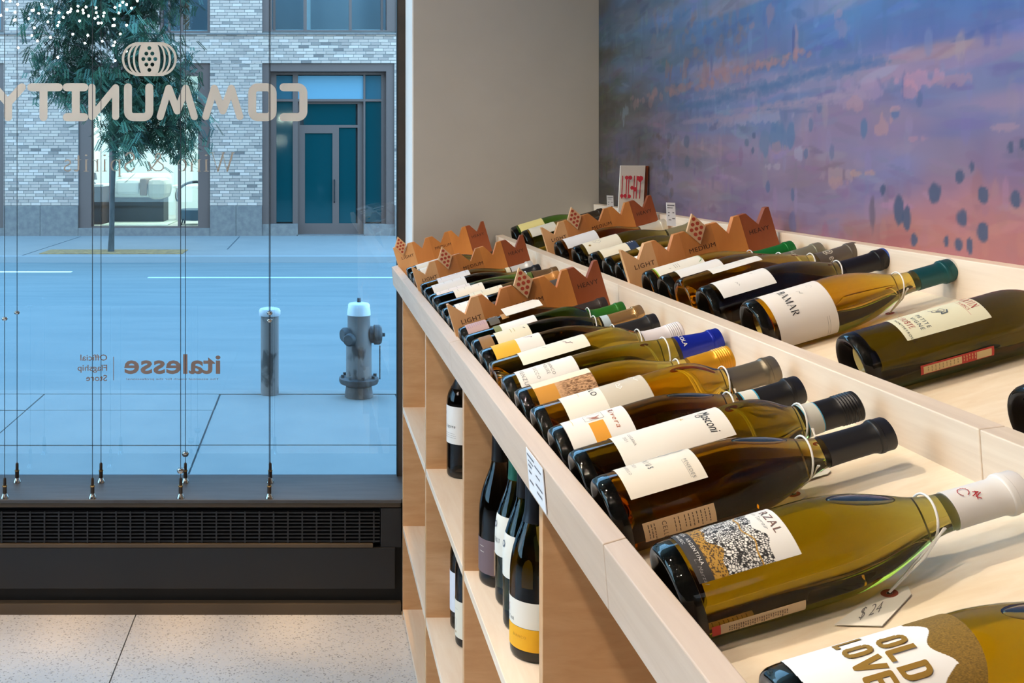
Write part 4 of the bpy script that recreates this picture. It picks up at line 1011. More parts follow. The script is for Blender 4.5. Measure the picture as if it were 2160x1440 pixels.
def col_hatch(Z, Ph):
    z = Z.ravel(); p = Ph.ravel(); u = R_(1) * p * .039
    h = vnoise(z * 420 + 5 * vnoise(z * 60, u * 60, 9), u * 1500, 8)
    crm = np.array(s2l((240, 226, 196))); gd = np.array(s2l((206, 142, 42))); dk = np.array(s2l((112, 74, 40))); lt = np.array(s2l((206, 160, 116)))
    C = np.where((p < 108)[:, None], crm, gd)
    hat = (p >= 108) & (z > .052)
    C = np.where(hat[:, None], lt + (dk - lt) * np.clip((h - .35) * 3, 0, 1)[:, None] * np.clip((z - .05) * 60, .2, 1)[:, None], C)
    return [(*c, 1) for c in C.tolist()]
def col_love(Z, Ph):
    z = Z.ravel(); p = Ph.ravel(); f = vnoise(z * 2500, p * 18, 12)
    edge = .0935 + .004 * np.sin(p * .16) - np.where(p > 128, .012 * np.clip((p - 128) / 18, 0, 1) ** .6 - .010 * np.exp(-((p - 146) / 5) ** 2), 0)
    wt = np.array(s2l((246, 245, 242))); gd = np.array(s2l((160, 124, 48))); gk = np.array(s2l((98, 76, 28)))
    C = np.where((z > edge)[:, None], gk + (gd - gk) * f[:, None], wt)
    return [(*c, 1) for c in C.tolist()]
V_lab = vcol('printed_label', .5)
BX = .2825
FG = 'wine bottles lying in the front bin'; RG = 'wine bottles lying in the rear bin'
B1 = []
def b1(d, label, kind, g, scale, cap, labels, bubble=False, xb=BX, yaw=0, seg=48, group=FG):
    base, M3 = lying(d, xb, scale, kind, yaw); B1.append((d, kind, scale, xb))
    return bottle(label, kind, g, base, M3, scale, cap, labels, group, bubble, seg)
WH = M_lab(W1)
# front bin, near lot (near to far)
b1(.509, 'olive wine bottle with a green bordered white label, lying nearest the camera', 'burgundy', G_gold, 1.0, dict(z=.232, c=(60, 80, 50)),
   [dict(a=(.03, .112, 84, 170, M_lab(W2)), dp=4, m=[('p', arc(0, 0, 5, 0, 300, 12), .7, 108, .099, M_gold), ('p', arc(0, 0, 3, 0, 360, 10), .6, 118, .092, M_gold), ('p', [(0, 0), (4, 3), (8, 1), (12, 4)], .6, 112, .088, M_gold), ('r', .1085, .1092, 86, 170, M_lab((120, 150, 96))), ('r', .033, .0337, 86, 170, M_lab((120, 150, 96)))])])
b1(.589, 'golden white wine bottle with OLD LOVE lettering on a white and gold oval label', 'burgundy', G_gold, 1.0, dict(z=.225, c=(232, 228, 220)),
   [dict(a=(.013, .117, 4, 170, V_lab), dz=.0004, dp=.5, mask=lambda a, b2: abs(2 * a - 1) ** 2.5 + abs(2 * b2 - 1) ** 2.4 < 1, colf=col_love, l='white and gold oval label',
         m=[('k', 'OLD', .0650, 86, .0180, M_gold), ('k', 'LOVE', .0440, 70, .0180, M_gold)])], bubble=True)
b1(.788, 'olive white wine bottle with a black and gold pebble pattern label and white capsule', 'burgundy', G_olive, .99, dict(z=.233, c=(236, 232, 226), metal=0, rough=.4, pen=([arc(0, 0, 3.4, 20, 330, 12, 4.2), [(2, 6), (3, 10), (5, 4)], [(4, 11), (6, 6), (8, 9)], [(2, 8), (8, 6)]], .246, 112, M_red_ink)),
   [dict(a=(.0175, .099, 6, 152, V_lab), dz=.00036, dp=.5, colf=col_marzal, l='label printed with gold and black pebbles',
         m=[T_('RZAL', .0885, 84, .0066, 1.05, .0, 0, plain('brown_ink', (120, 84, 70))), T_('Gran Terroir', .0835, 70, .0032, 1.0, 0, .3, M_grey_ink), T_('MENDOZA  ARGENTINA', .0245, 52, .0030, 1.0, .008, 0, M_lab((226, 222, 214))), T_('VALLE MALBEC', .0200, 58, .0026, 1.0, .008, 0, M_lab((226, 222, 214))), T_('L. Marzal', .0215, 126, .003, 1.0, 0, .3, M_grey_ink)]),
    dict(a=(.0235, .0915, 203, 222, M_lab((232, 208, 170))), n='back_label', m=[('lines', .03, .076, 26, 208, 8, M_lab((112, 84, 58)))]), dict(a=(.0165, .0235, 203, 222, M_lab((190, 36, 34))), n='back_label')], bubble=True)
b1(.961, 'amber white wine bottle with NIUS on a cream label and black capsule', 'burgundy', G_amber, .975, dict(z=.226, c=DK),
   [dict(a=(.0235, .1005, 8, 146, M_lab((240, 230, 212))), m=[T_('N I U S', .0525, 80, .0058, .62, .004, 0, M_ink), T_('PENEDES', .087, 108, .0036, .95, 0, 0, M_grey_ink), ('r', .0858, .0861, 108, 140, M_grey_ink), T_('XARELLO', .033, 78, .0030, 1.0, 0, 0, M_grey_ink), T_('2021', .041, 80, .0034, 1, 0, 0, M_grey_ink), ('p', [(0, 0), (3, 6), (1, 10), (4, 15), (2, 22), (5, 28), (3, 33)], 2.2, 74, .062, M_lab((206, 200, 190)))]),
    dict(a=(.0255, .0965, 180, 212, M_lab((226, 192, 148))), n='back_label', m=[('lines', .03, .036, 3, 184, 24, plain('brown_ink2', (96, 70, 48))), ('lines', .056, .060, 2, 184, 24, MATS['brown_ink2']), ('lines', .066, .090, 7, 184, 22, MATS['brown_ink2']), T_('CELLER', .044, 184, .0045, 1.0, 0, 0, MATS['brown_ink2'])])], bubble=True)
b1(1.047, 'olive bottle with a long white label signed Mosconi, black screw cap', 'bordeaux', G_olive, 1.01, dict(z=.246, c=(34, 33, 34), screw=True, band=[(.2405, .2565, (206, 204, 190)), (.2395, .2405, (70, 160, 190)), (.2565, .2575, (70, 160, 190))]),
   [dict(a=(.045, .161, 12, 150, WH), m=[T_('Mosconi', .1385, 90, .0105, .62, -.002, .3, M_ink), T_('LUGANA', .062, 92, .003, 1, 0, 0, M_grey_ink), T_('2021', .056, 96, .003, 1, 0, 0, M_grey_ink), ('p', [(0, 0), (2, 2), (5, 1), (3, 4)], .8, 88, .118, M_lab((206, 170, 60))), ('p', arc(0, 0, 2.4, 0, 360, 10), .6, 98, .1365, M_ink)])])
b1(1.140, 'dark bottle with an orange square on its white label, blue edged neck band', 'burgundy', G_brown, .985, dict(z=.232, c=DK, band=[(.224, .239, (222, 218, 204)), (.2225, .224, (60, 160, 190)), (.239, .2405, (60, 160, 190))]),
   [dict(a=(.0155, .0895, 20, 156, M_lab((240, 235, 226))), m=[('r', .043, .0605, 112, 156, M_lab((232, 158, 40))), ('p', [(0, 0), (13, 0), (13, 22), (0, 22), (0, 0)], .5, 88, .041, M_grey_ink), ('p', [(4, 4), (7, 14), (5, 18), (9, 12), (8, 6), (11, 16), (6, 9)], .8, 90, .041, plain('rust_ink', (180, 104, 70))), T_('Rivera', .0705, 88, .0065, 1.15, 0, .2, MATS['rust_ink']), ('p', [(0, 0), (10, 1), (16, 0)], .6, 84, .026, M_lab((214, 190, 120)))])], bubble=True)
b1(1.232, 'amber bottle with a two tone white and beige label and a grey bronze capsule', 'bordeaux', G_amber, 1.015, dict(z=.238, c=(122, 112, 94), metal=.6),
   [dict(a=(.036, .086, 20, 150, M_lab((240, 234, 218))), m=[T_('SOLO', .0725, 66, .0075, 1, 0, 0, M_ink), ('p', [(0, 0), (6, 1), (12, 0)], .5, 84, .058, M_lab((214, 190, 120)))]), dict(a=(.086, .140, 20, 150, M_lab((206, 196, 176))), m=[('p', [(0, 0), (4, 3), (8, 2), (14, 7), (18, 5), (24, 8)], 1.1, 70, .124, M_lab(W2)), ('p', [(0, 0), (3, 3), (6, -1), (9, 3), (12, 0), (8, -3), (2, -2)], 1.0, 96, .108, M_lab(W2))])])
b1(1.330, 'olive bottle with a cream and gold engraved label and a yellow screw cap', 'burgundy', G_gold, .985, dict(z=.236, c=(226, 160, 36), screw=True, metal=.4, rough=.3),
   [dict(a=(.0225, .1035, 20, 156, V_lab), dz=.0008, dp=1.2, colf=col_hatch, l='cream and gold label engraved with fine lines')])
b1(1.432, 'tall olive flute bottle with grey columns of print and a bright blue capsule', 'flute', G_olive, .985, dict(z=.258, c=(24, 42, 160), rough=.3, text=('SCOLA', .264, 82, .0080, .0085, M_lab(W2))),
   [dict(a=(.021, .108, 20, 150, M_lab((240, 236, 228))), m=[T_('VENZU', .027, 92, .0062, 1.0, 0, 0, M_grey_ink), T_('SECCO', .047, 96, .005, 1, 0, 0, M_grey_ink), T_('MOLISE', .063, 90, .0048, 1, 0, 0, M_grey_ink), T_('BIANCO', .070, 90, .0048, 1, 0, 0, M_grey_ink), ('p', arc(0, 0, 5, 0, 360, 12), 1.4, 64, .085, M_lab((96, 150, 180))), ('p', arc(0, 0, 2, 0, 360, 8), 1, 70, .056, M_lab((96, 150, 180)))])])
b1(1.525, 'clear bottle of yellow wine with a long cream label and white screw cap', 'bordeaux', G_clear, .985, dict(z=.238, c=(232, 224, 222), screw=True, metal=0),
   [dict(a=(.046, .153, 30, 138, M_lab((244, 238, 218))), m=[('p', [(0, 0), (3, 4), (6, 3), (7, 10), (11, 12)], .9, 100, .118, plain('plum_ink', (110, 40, 70))), ('p', [(0, 0), (3, 2), (5, 5)], .7, 96, .085, M_grey_ink)])])
b1(1.612, 'dark bottle with a yellow and white label and a charcoal capsule', 'burgundy', G_olive, .985, dict(z=.222, c=(44, 42, 42)),
   [dict(a=(.02, .061, 30, 150, M_lab((240, 186, 44)))), dict(a=(.061, .102, 30, 150, M_lab((242, 236, 226))), m=[('p', [(0, 0), (3, 5), (2, 8), (6, 12), (9, 10)], .9, 92, .076, MATS['plum_ink'])])])
b1(1.694, 'brown bottle with a pale blue neck band and a gold capsule', 'burgundy', G_brown, 1.0, dict(z=.232, c=(206, 160, 104), metal=.7, rough=.25, band=[(.221, .234, (196, 214, 220))]),
   [dict(a=(.04, .099, 30, 150, M_lab((238, 228, 200))), m=[('p', [(0, 0), (14, 0)], 1.0, 92, .068, M_lab((190, 170, 110))), ('p', [(0, 0), (14, 0)], 1.0, 92, .074, M_lab((190, 170, 110))), ('p', [(0, 0), (4, 2)], 1.6, 104, .09, M_ink)]), dict(a=(.012, .034, 82, 140, M_lab((150, 110, 60))))])
b1(1.773, 'green glass bottle with a narrow olive and white label and a green capsule', 'bordeaux', G_green, .955, dict(z=.232, c=(54, 122, 40), rough=.3),
   [dict(a=(.055, .068, 40, 128, M_lab((126, 128, 76)))), dict(a=(.068, .135, 40, 128, M_lab(W2)))])
b1(1.850, 'dark bottle with a mauve label and a brown capsule, first behind the near crown divider', 'burgundy', G_dark, .945, dict(z=.215, c=(64, 54, 50)),
   [dict(a=(.014, .056, 30, 150, M_lab((196, 164, 160))), m=[('lines', .018, .05, 9, 80, 40, M_lab((168, 130, 150)))]), dict(a=(.060, .080, 30, 130, M_lab((92, 84, 74))), m=[('p', arc(0, 0, 5, 0, 360, 12), 1.4, 90, .07, M_lab((210, 200, 180)))]), dict(a=(.086, .100, 82, 120, M_lab((190, 140, 80))))])
# front bin, middle lot between the first two crowns
mid = [
 (1.995, 'dark bottle with a pale label and small blue print, hidden behind the near crown', 'burgundy', G_amber, .96, (40, 38, 40), [(.02, .07, W1)]),
 (2.078, 'dark bottle with a white label and a bright yellow capsule in the middle lot', 'burgundy', G_dark, .97, (236, 190, 30), [(.028, .10, W2)]),
 (2.162, 'dark bottle with a long cream label and a grey capsule in the middle lot', 'bordeaux', G_olive, .97, (96, 88, 82), [(.075, .15, CRM)]),
 (2.246, 'dark bottle with a cream label and copper orange capsule in the middle lot', 'burgundy', G_dark, .99, (206, 140, 72), [(.05, .118, (240, 230, 214))]),
 (2.330, 'green bottle with a pale pink label and a white string in the middle lot', 'flute', G_green, .95, (120, 92, 60), [(.02, .105, (238, 226, 218))]),
 (2.414, 'dark bottle with a grey white label and black print in the middle lot', 'burgundy', G_dark, .97, (36, 36, 40), [(.02, .105, (232, 230, 228))]),
 (2.498, 'dark bottle with a half length white label and a blue and white capsule', 'burgundy', G_dark, .97, (226, 222, 216), [(.045, .13, (232, 230, 232))]),
]
for i, (d, lb, kd_, g, s_, cc, labs) in enumerate(mid):
    b1(d, lb, kd_, g, s_, dict(z=.236 if kd_ != 'flute' else .26, c=cc, band=[(.222, .233, (232, 222, 190))] if i in (2, 6) else []), [dict(a=(z0, z1, 30, 150, M_lab(c)), m=[('lines', z0 + .01, z1 - .01, 4, 80, 30, M_grey_ink)]) for z0, z1, c in labs], seg=32)
# front bin, far lot
for d, lb, g, cc, labs in ((2.668, 'yellow green bottle with a cream label behind the middle crown', G_clear, (214, 206, 120), [(.02, .10, CRM)]),
                     (2.765, 'olive bottle with a white capsule showing through the middle crown notch', G_olive, (232, 228, 224), [(.03, .11, W1)]),
                     (2.87, 'dark bottle in the far lot of the front bin, nearest the pier crown', G_dark, (90, 60, 40), [(.03, .11, W1)])):
    b1(d, lb, 'burgundy', g, .97, dict(z=.23, c=cc), [dict(a=(z0, z1, 30, 150, M_lab(c))) for z0, z1, c in labs], seg=32)
# rear bin
B2X = .629
b1(.872, 'dark bottle in the rear bin cut off by the right edge of the picture', 'burgundy', G_amber, 1.03, dict(z=.22, c=DK), [dict(a=(.022, .10, 30, 158, M_lab(W2)))], xb=.636, group=RG)
b1(1.165, 'large dark olive bottle with a long cream label and a red edged back label', 'bordeaux', G_dark, 1.0, dict(z=.24, c=(30, 28, 28)),
   [dict(a=(.055, .152, 66, 146, M_lab((226, 222, 190))), dp=4, m=[('s', 'MARTIN', .1405, 70, .0085, .76, M_red_ink), T_('FRANCS', .1350, 92, .0032, 1.0, 0, 0, M_red_ink), ('r', .1338, .1341, 88, 132, M_red_ink), ('p', [(0, 0), (3, 3), (6, 1), (8, 6), (5, 9), (10, 12), (7, 15), (2, 13), (4, 8), (1, 5)], .9, 94, .100, M_grey_ink), ('p', [(2, 0), (6, 4), (9, 2), (8, 9), (4, 11)], 1.6, 100, .106, plain('slate_ink', (92, 100, 104))), T_('PETITE', .083, 98, .0048, 1.0, 0, 0, MATS['slate_ink']), T_('VIGNE', .0755, 100, .0048, 1.0, 0, 0, MATS['slate_ink']), ('s', 'LHOSTE', .0655, 88, .0062, .85, M_lab((168, 44, 40))), T_('MONTPEYROUX', .0595, 94, .0028, 1.15, 0, 0, M_ink)]),
    dict(a=(.058, .142, 192, 212, M_lab((176, 40, 32))), n='back_label', m=[('r', .061, .105, 195, 210, M_lab((222, 196, 140))), ('r', .122, .139, 195, 210, M_lab((221, 196, 141))), ('lines', .107, .120, 5, 195, 12, M_lab((223, 197, 140))), ('lines', .066, .10, 9, 197, 10, M_lab((140, 112, 70)))])], xb=.632, yaw=2.5, group=RG)
b1(1.422, 'amber bottle with BAMAR on a wide white label and a teal capsule', 'burgundy', G_amber, 1.015, dict(z=.239, c=(12, 76, 80), end=(226, 222, 210)),
   [dict(a=(.021, .104, 20, 236, M_lab((238, 232, 222))), m=[('s', 'BAMAR', .0450, 98, .0098, 1.0, M_ink), ('r', .0885, .0889, 182, 230, M_grey_ink), ('r', .0915, .0919, 182, 230, M_lab((150, 147, 141))), ('p', [(0, 0), (2, 4), (5, 2), (7, 6)], .5, 112, .068, M_grey_ink), ('p', arc(0, 0, 3.5, 0, 300, 10), .4, 108, .088, M_lab((206, 202, 194)))])], xb=B2X, group=RG)
b1(1.588, 'dark bottle with a plain white label and a black capsule tipped blue', 'burgundy', G_dark, 1.015, dict(z=.222, c=(24, 23, 26), end=(60, 90, 170)),
   [dict(a=(.021, .106, 30, 150, M_lab(W2)), m=[('p', [(0, 0), (2, 3), (4, 1), (6, 4), (9, 2)], .5, 118, .05, M_grey_ink), ('p', [(0, 0), (3, 3)], .5, 100, .08, M_grey_ink)])], xb=B2X, group=RG)
b1(1.682, 'clear golden bottle with a short white label and a grey brown capsule with a spiral', 'burgundy', G_straw, 1.04, dict(z=.225, c=(104, 94, 82), text=('@ eco', .240, 92, .012, .016, M_lab((206, 196, 176)))),
   [dict(a=(.052, .135, 40, 118, M_lab((240, 236, 226))), m=[('p', [(0, 0), (5, 4)], .5, 96, .10, M_grey_ink)])], xb=B2X, group=RG)
b1(1.768, 'dark bottle with white label and olive grey capsule, third from near rear crown', 'burgundy', G_olive, .985, dict(z=.222, c=(132, 126, 104), text=('ALBA', .236, 96, .008, .008, M_lab((200, 196, 180)))),
   [dict(a=(.028, .108, 30, 150, M_lab(W2)))], xb=B2X, group=RG)
b1(1.856, 'olive bottle with a green rimmed cream label and green capsule, by the near rear crown', 'burgundy', G_olive, .955, dict(z=.216, c=(20, 116, 44), rough=.3),
   [dict(a=(.018, .0205, 30, 156, M_lab((150, 190, 60)))), dict(a=(.0205, .112, 30, 156, M_lab((242, 236, 220))), m=[('p', arc(0, 0, 13, 20, 160, 12), 1.1, 108, .098, M_lab((110, 170, 90))), ('p', [(0, 0), (1, 3)], .9, 118, .045, M_grey_ink), ('lines', .056, .064, 3, 104, 20, M_grey_ink)])], xb=B2X, group=RG)
for d, lb, g, cc, labs, band, sc_ in (
  (2.02, 'dark bottle with a pink striped pale label, just behind the near rear crown', G_amber, (220, 214, 200), [(.03, .075, W2), (.075, .083, (224, 150, 140)), (.083, .115, W2)], [], .97),
  (2.11, 'olive bottle with a cream label half hidden behind the near rear crown', G_olive, (226, 220, 206), [(.075, .12, CRM)], [], .97),
  (2.215, 'dark bottle with a cream label ending in a navy block with white bars', G_dark, (128, 120, 88), [(.022, .085, (240, 230, 204)), (.085, .106, (42, 58, 86))], [], .97),
  (2.36, 'dark bottle with a gold star and drawn branches on a cream label', G_dark, (150, 140, 104), [(.024, .108, (238, 230, 208))], [], 1.0),
  (2.535, 'dark bottle with a plain white label and a cream capsule below the middle rear crown', G_brown, (222, 212, 192), [(.022, .108, (236, 234, 234))], [], .97),
  (2.93, 'bottle with a cream white label at the far end of the rear bin', G_olive, (60, 58, 56), [(.02, .10, (232, 226, 208))], [], .97),
  (3.09, 'green bottle with a pale yellow label at the far end of the rear bin', G_green, (60, 50, 40), [(.022, .10, (244, 228, 150))], [], .98)):
    ls = [dict(a=(z0, z1, 30, 155, M_lab(c))) for z0, z1, c in labs]
    if abs(d - 2.36) < .01: ls[0]['m'] = [('p', [(0, 0), (8, 6), (2, 12), (10, 20), (16, 14), (6, 2)], .5, 100, .045, M_grey_ink), ('p', [(0, 0), (12, 10), (4, 24)], .5, 90, .05, M_grey_ink), ('p', [(-3, 0), (3, 0), (0, 0), (0, 3), (0, -3), (2, 2), (-2, -2), (-2, 2), (2, -2)], 1.0, 122, .036, M_gold)]
    if abs(d - 2.215) < .01: ls[1]['m'] = [('r', .089, .0905, 90, 104, M_lab(W2)), ('r', .094, .0955, 90, 104, M_lab(W2)), ('r', .099, .1005, 90, 104, M_lab(W2))]
    b1(d, lb, 'burgundy', g, sc_, dict(z=.224, c=cc), ls, xb=B2X, group=RG, seg=32)

# standing bottles in the cubbies
def upright(label, kind, g, x, y, z, turn, scale, cap, labels, seg=40):
    M3 = Matrix.Rotation(R_(turn), 3, 'Z')
    return bottle(label, kind, g, Vector((x, y, z + .0003)), M3, scale, cap, labels, 'wine bottles standing in the cubbies', False, seg)
S1, S2 = H - .7877, H - 1.169
upright('red wine bottle with a white estate label alone on the upper cubby shelf', 'bordeaux', G_black, .378, 2.505, S1, -140, 1.0, dict(z=.22, c=(26, 24, 26)), [dict(a=(.085, .178, -100, 75, M_lab((232, 230, 226))), m=[('p', arc(0, 0, 6, 0, 360, 12), 1.2, -44, .158, M_grey_ink), T_('Lagone', .125, -30, .008, .8, 0, .3, M_ink), ('lines', .10, .11, 3, -40, 60, M_grey_ink)])])
upright('dark bottle with a mauve brown label at the back of the upper cubby row', 'burgundy', G_black, .3545, 1.873, S1, -140, 1.02, dict(z=.222, c=(28, 24, 24)), [dict(a=(.022, .084, -100, 38, M_lab((112, 92, 96))), m=[('lines', .06, .07, 2, -26, 20, M_lab(W1)), ('r', .024, .07, 24, 30, M_lab((190, 160, 130)))])])
upright('green bottle with a white crest label, second in the upper cubby row', 'burgundy', G_green, .368, 1.785, S1, -140, .99, dict(z=.222, c=(40, 110, 90)), [dict(a=(.088, .160, -120, 60, M_lab((230, 228, 218))), m=[('p', arc(0, 0, 5, 0, 360, 12), 2.0, -36, .142, plain('crest_ink', (96, 110, 130))), ('s', 'TRET', .112, -40, .007, .9, M_ink)])])
upright('green bottle with a white crest label, third in the upper cubby row', 'burgundy', G_green, .364, 1.692, S1, -140, .99, dict(z=.222, c=(30, 28, 30)), [dict(a=(.088, .160, -120, 60, M_lab((230, 228, 218))), m=[('p', arc(0, 0, 5, 0, 360, 12), 2.0, -36, .142, MATS['crest_ink'])])])
upright('olive bottle with a white and yellow label at the front of the upper cubby row', 'burgundy', G_olive, .3585, 1.598, S1, -140, 1.03, dict(z=.206, c=(24, 26, 34)), [dict(a=(.052, .092, -110, 92, M_lab((234, 228, 216))), m=[('p', [(0, 0), (2, 4), (1, 9), (4, 13)], .9, -40, .068, M_red_ink), T_('ALTAR', .058, -52, .005, 1, 0, 0, M_ink)]), dict(a=(.0175, .0515, -110, 92, M_lab((240, 176, 20))), m=[T_('BIANCO', .036, -18, .004, 1, 0, 0, M_lab((190, 140, 20)))])])
upright('dark bottle with a cream label hidden behind the near cubby upright', 'burgundy', G_dark, .392, 1.505, S1, -140, 1.0, dict(z=.222, c=(24, 24, 24)), [dict(a=(.05, .13, -110, 70, M_lab((232, 226, 210))), m=[('r', .07, .10, -40, 30, M_lab((190, 120, 90)))])])
upright('dark bottle with a plain white label, rear one on the lower cubby shelf', 'bordeaux', G_black, .386, 2.508, S2, -140, .98, dict(z=.22, c=(30, 30, 36)), [dict(a=(.045, .145, -110, 70, M_lab((226, 230, 240))))])
upright('dark bottle with a gold star and drawn branches, in front on the lower cubby shelf', 'bordeaux', G_black, .386, 2.418, S2, -140, .98, dict(z=.22, c=(28, 28, 30)), [dict(a=(.022, .112, -110, 70, M_lab((236, 230, 212))), m=[('p', [(0, 0), (14, -3), (8, -26), (2, -16)], .6, -40, .068, M_grey_ink), ('p', [(-3, 0), (3, 0), (0, 0), (0, 3), (0, -3), (2, 2), (-2, -2), (-2, 2), (2, -2)], 1.0, -26, .034, M_gold), T_('blanc', .09, -30, .003, 1, 0, 0, M_grey_ink)])])

# ---- price tags hung on the necks
def floor_pt(px, py, up=.0015):
    # where a sight line through the picture meets the tilted bin floor (used to place the three large tags)
    a, b2 = (px - VX) / FPX, (py - VY) / FPX
    d = (.3723 + .2962 * .3163) / (b2 + .2962 * a)
    p = Vector((a * d, d, H - b2 * d)); return p + Vector((-SN, 0, CS)) * up
def price_tag(d, xb, kind, scale, zn, label, card=None, eye=None, price=None, lean=0):
    base, M3 = lying(d, xb, scale, kind); r = (rad(kind, zn) + .0012) * scale
    M4 = Matrix.Translation(base) @ M3.to_4x4()
    lp_ = [M4 @ Vector((r * math.cos(a), r * math.sin(a), zn * scale + .006 * math.sin(a + lean))) for a in [2 * math.pi * k / 24 for k in range(24)]]
    knot = M4 @ Vector(((r + .0008) * math.cos(R_(186)), (r + .0008) * math.sin(R_(186)), zn * scale + .004))
    ux = Vector((CS, 0, SN)); n = Vector((-SN, 0, CS))
    if eye is None:
        e = Vector((knot.x + random.uniform(-.008, .004), d - .041, 0)); e.z = zfl(e.x) + .002
        eye = e; card = [e + ux * .010 + Vector((0, -.008, 0)), e + ux * .010 + Vector((0, .006, 0)), e + ux * .004 + Vector((0, .012, 0)), e - ux * .040 + Vector((0, .012, 0)), e - ux * .040 + Vector((0, -.013, 0)), e + ux * .004 + Vector((0, -.013, 0))]
    t = thing('price_tag', eye, label, 'price tag', 'price tags hung on the bottle necks')
    st = MB().tube(lp_, .0010, 7, True)
    m1 = (knot + eye) / 2 + Vector((.004, -.003, .004))
    st.tube([knot, m1, eye + n * .0015], .0009, 6); st.tube([knot + Vector((.0012, 0, 0)), m1 + Vector((-.002, .002, 0)), eye + n * .0015], .0009, 6)
    part('string', st, M_string, t, 'white cotton string')
    cdo = part('card', MB().prism(card, n * .0006), M_card, t, 'cream card')
    em = MB()
    for a in range(0, 360, 20):
        u = Vector((0, 1, 0)); f = lambda q, rr_: eye + (ux * math.cos(R_(q)) + u * math.sin(R_(q))) * rr_ + n * .0011
        em.add([f(a, .0022), f(a, .0062), f(a + 20, .0062), f(a + 20, .0022)], [(0, 1, 2, 3)])
    part('eyelet', em, M_eyelet, cdo, 'red brown eyelet ring')
    hm = MB(); hm.add([eye + (ux * math.cos(R_(a)) + Vector((0, 1, 0)) * math.sin(R_(a))) * .0021 + n * .0011 for a in range(0, 360, 40)], [tuple(range(9))])
    part('hole', hm, M_ink, cdo)
    if price:
        V, F, wd = text2d(price, -.012); o_, xx, yy = price_at
        part('handwriting', MB().add([o_ + xx * x + yy * y + n * .0010 for x, y in V], F), plain('pencil', (126, 120, 116), rough=.8), cdo, 'handwritten price')
pa, pb = floor_pt(1812, 1312), floor_pt(1868, 1294)
xx = (pb - pa) / 2.1; yy = (floor_pt(1826, 1278) - pa) / .95
price_at = (pa, xx, yy)
price_tag(.788, BX, 'burgundy', .99, .213, 'cream card priced $24 on a white string, lying beside the pebble label bottle', [floor_pt(1762, 1322), floor_pt(1862, 1325), floor_pt(1924, 1258), floor_pt(1917, 1241), floor_pt(1868, 1243)], floor_pt(1878, 1257), '$ 24')
price_tag(.961, BX, 'burgundy', .975, .205, 'cream card tucked between the NIUS bottle and the pebble label bottle', [floor_pt(1610, 1092), floor_pt(1660, 1080), floor_pt(1703, 1048), floor_pt(1698, 1038), floor_pt(1664, 1043)], floor_pt(1676, 1047))
price_tag(1.422, B2X, 'burgundy', 1.015, .212, 'cream card standing askew beside the BAMAR bottle neck', [floor_pt(1806, 708), floor_pt(1838, 708), floor_pt(1898, 670), floor_pt(1893, 659), floor_pt(1868, 664)], floor_pt(1878, 664))
for d, xb, kd_, s_, zn, lb in ((1.047, BX, 'bordeaux', 1.01, .237, 'price tag on the Mosconi bottle'), (1.140, BX, 'burgundy', .985, .206, 'price tag on the orange square label bottle'), (1.232, BX, 'bordeaux', 1.015, .233, 'price tag on the grey bronze capped bottle'),
                           (1.330, BX, 'burgundy', .985, .216, 'price tag on the yellow screw capped bottle'), (1.432, BX, 'flute', .985, .238, 'price tag on the blue capped flute bottle'), (1.525, BX, 'bordeaux', .985, .230, 'price tag on the clear yellow wine bottle'), (1.612, BX, 'burgundy', .985, .216, 'price tag on the yellow and white label bottle'),
                           (1.694, BX, 'burgundy', 1.0, .206, 'price tag on the gold capped brown bottle'), (1.773, BX, 'bordeaux', .955, .229, 'price tag on the green capped green bottle'),
                           (1.588, B2X, 'burgundy', 1.015, .214, 'price tag on the black capped rear bin bottle'), (1.682, B2X, 'burgundy', 1.04, .214, 'price tag on the clear golden rear bin bottle'), (1.768, B2X, 'burgundy', .985, .212, 'price tag on the olive grey capped rear bin bottle'), (1.856, B2X, 'burgundy', .955, .205, 'price tag on the green capped rear bin bottle'), (2.33, BX, 'flute', .95, .24, 'price tag on the green flute in the middle lot')):
    price_tag(d, xb, kd_, s_, zn, lb + ', white string and card')
# big card leaning over the mauve label bottle
b0, M3 = lying(1.850, BX, .945, 'burgundy'); M4 = Matrix.Translation(b0) @ M3.to_4x4()
cdl = [M4 @ Vector(v) for v in ((-.030, .034, .088), (.012, .0405, .088), (.012, .0405, .150), (-.006, .0405, .158), (-.030, .034, .158))]
tag(part('blank_card', MB().prism([p + Vector((-SN, 0, CS)) * .004 for p in cdl], Vector((-SN, 0, CS)) * .0008), M_card, None, 'cream card laid across the mauve label bottle by the near crown'), None, 'card')

# ---- printed cards and the sign
def info_card(name, o, ux, uy, label, rows):
    t = thing(name, o, label, 'card', 'printed wine cards')
    n = Vector(ux).cross(Vector(uy)).normalized()
    o, ux, uy = Vector(o), Vector(ux), Vector(uy)
    part('sheet', MB().prism([o, o + ux, o + ux + uy, o + uy], n * -.001), plain('card_white', (232, 234, 238), rough=.5), t)
    pm = MB()
    for a, b2, c, d_ in rows:
        pm.add([o + ux * a + uy * c + n * .0004, o + ux * b2 + uy * c + n * .0004, o + ux * b2 + uy * d_ + n * .0004, o + ux * a + uy * d_ + n * .0004], [(0, 1, 2, 3)])
    part('print', pm, plain('card_print', (110, 112, 120), rough=.7), t)
rows = [(.06, .5, .86, .91), (.1, .42, .74, .77), (.52, .9, .80, .84), (.1, .3, .62, .67), (.1, .26, .48, .53), (.1, .34, .26, .31), (.55, .8, .60, .64), (.5, .9, .38, .43), (.55, .85, .22, .27)]
fo = Vector((.2637, 1.196, H - .3935)); 
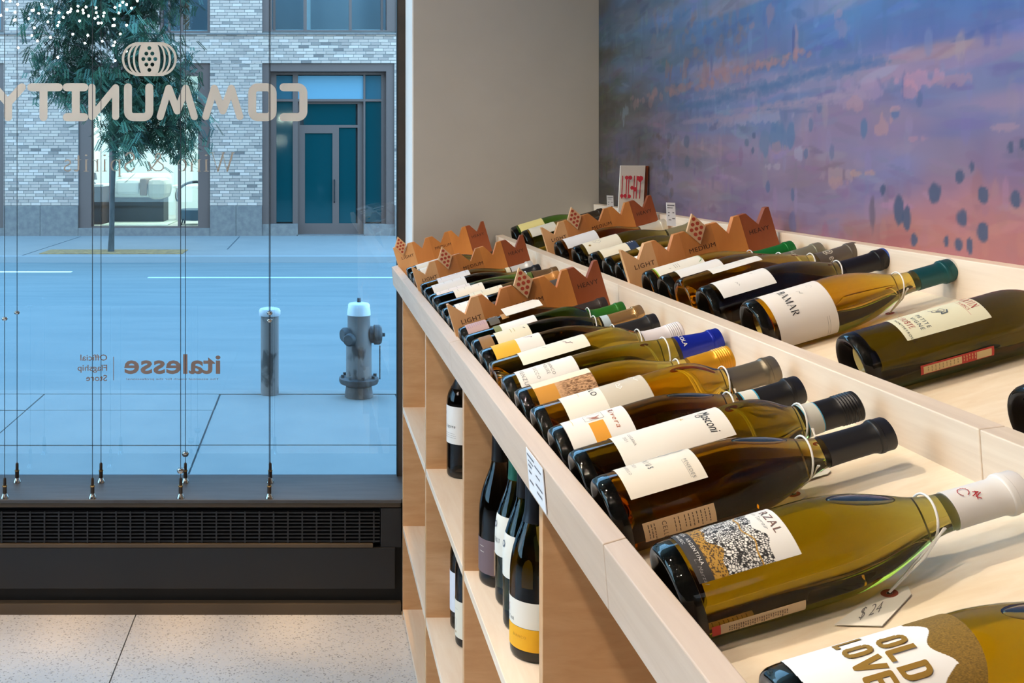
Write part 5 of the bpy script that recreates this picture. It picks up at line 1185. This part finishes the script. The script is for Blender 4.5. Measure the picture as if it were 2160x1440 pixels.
info_card('rail_card', fo + Vector((-.0018, 0, 0)), (0, -.085, 0), (-.0044, 0, .051), 'white printed card fixed to the face of the front rail', rows)
for (px, py, w_, h_, d, lb) in ((1407, 476, 19, 49, 2.36, 'white printed card standing on the back board near the red lettered sign'), (1281, 445, 14, 33, 3.02, 'white printed card standing on the back board by the far corner')):
    k = d / FPX; x0 = min((px - VX) * k, .90)
    p = P(px, py, d); info_card('shelf_card', p, (w_ * k, 0, -.001), (0, .006, h_ * k), lb, [(.1, .9, .86, .9), (.1, .7, .76, .79), (.15, .35, .55, .59), (.65, .85, .55, .59), (.15, .3, .42, .46), (.6, .9, .3, .34), (.2, .5, .24, .28)])
ds = 2.74; k = ds / FPX
so_ = P(1304, 447, ds)
sg = thing('bin_sign', so_, 'white board sign with red LIGHT lettering standing on the back board', 'sign')
part('board', MB().prism([P(1304, 447, ds), P(1357, 447, ds), P(1362, 349, ds), P(1309, 349, ds)], (0, .006, 0)), plain('sign_white', (226, 220, 208), rough=.6), sg, None, .0008)
part('backing', MB().prism([P(1310, 447, ds + .0065), P(1363, 447, ds + .0065), P(1368, 350, ds + .0065), P(1315, 350, ds + .0065)], (0, .012, 0)), WB[4], sg, 'dark wood backing')
rm = MB()
def sgn(pts, wd): 
    V, F = stroke2d(pts, wd, seg=8); rm.add([P(x, y, ds - .0006) for x, y in V], F)
for x in (1312, 1321, 1325.5, 1337, 1342.5, 1350): sgn([(x + 1.2, 371), (x - .8, 418)], 1.7)
for x, y, rr_ in ((1311.5, 413, 3.6), (1318.5, 413, 3.6), (1327.5, 414, 3.6), (1322, 374.5, 3.8), (1330, 374.5, 3.8), (1333, 396, 3.6), (1339.5, 399, 4.2), (1347, 376, 4.4), (1352.5, 376, 4.4), (1350, 380, 3.6)):
    rm.add([P(x + rr_ * math.cos(R_(a)), y + rr_ * 1.15 * math.sin(R_(a)), ds - .0007 - x * 1e-5 + 1e-6 * y) for a in range(0, 360, 30)], [tuple(range(12))])
part('lettering', rm, plain('sign_red', (206, 52, 66), rough=.6), sg, 'red elongated letters reading LIGHT')
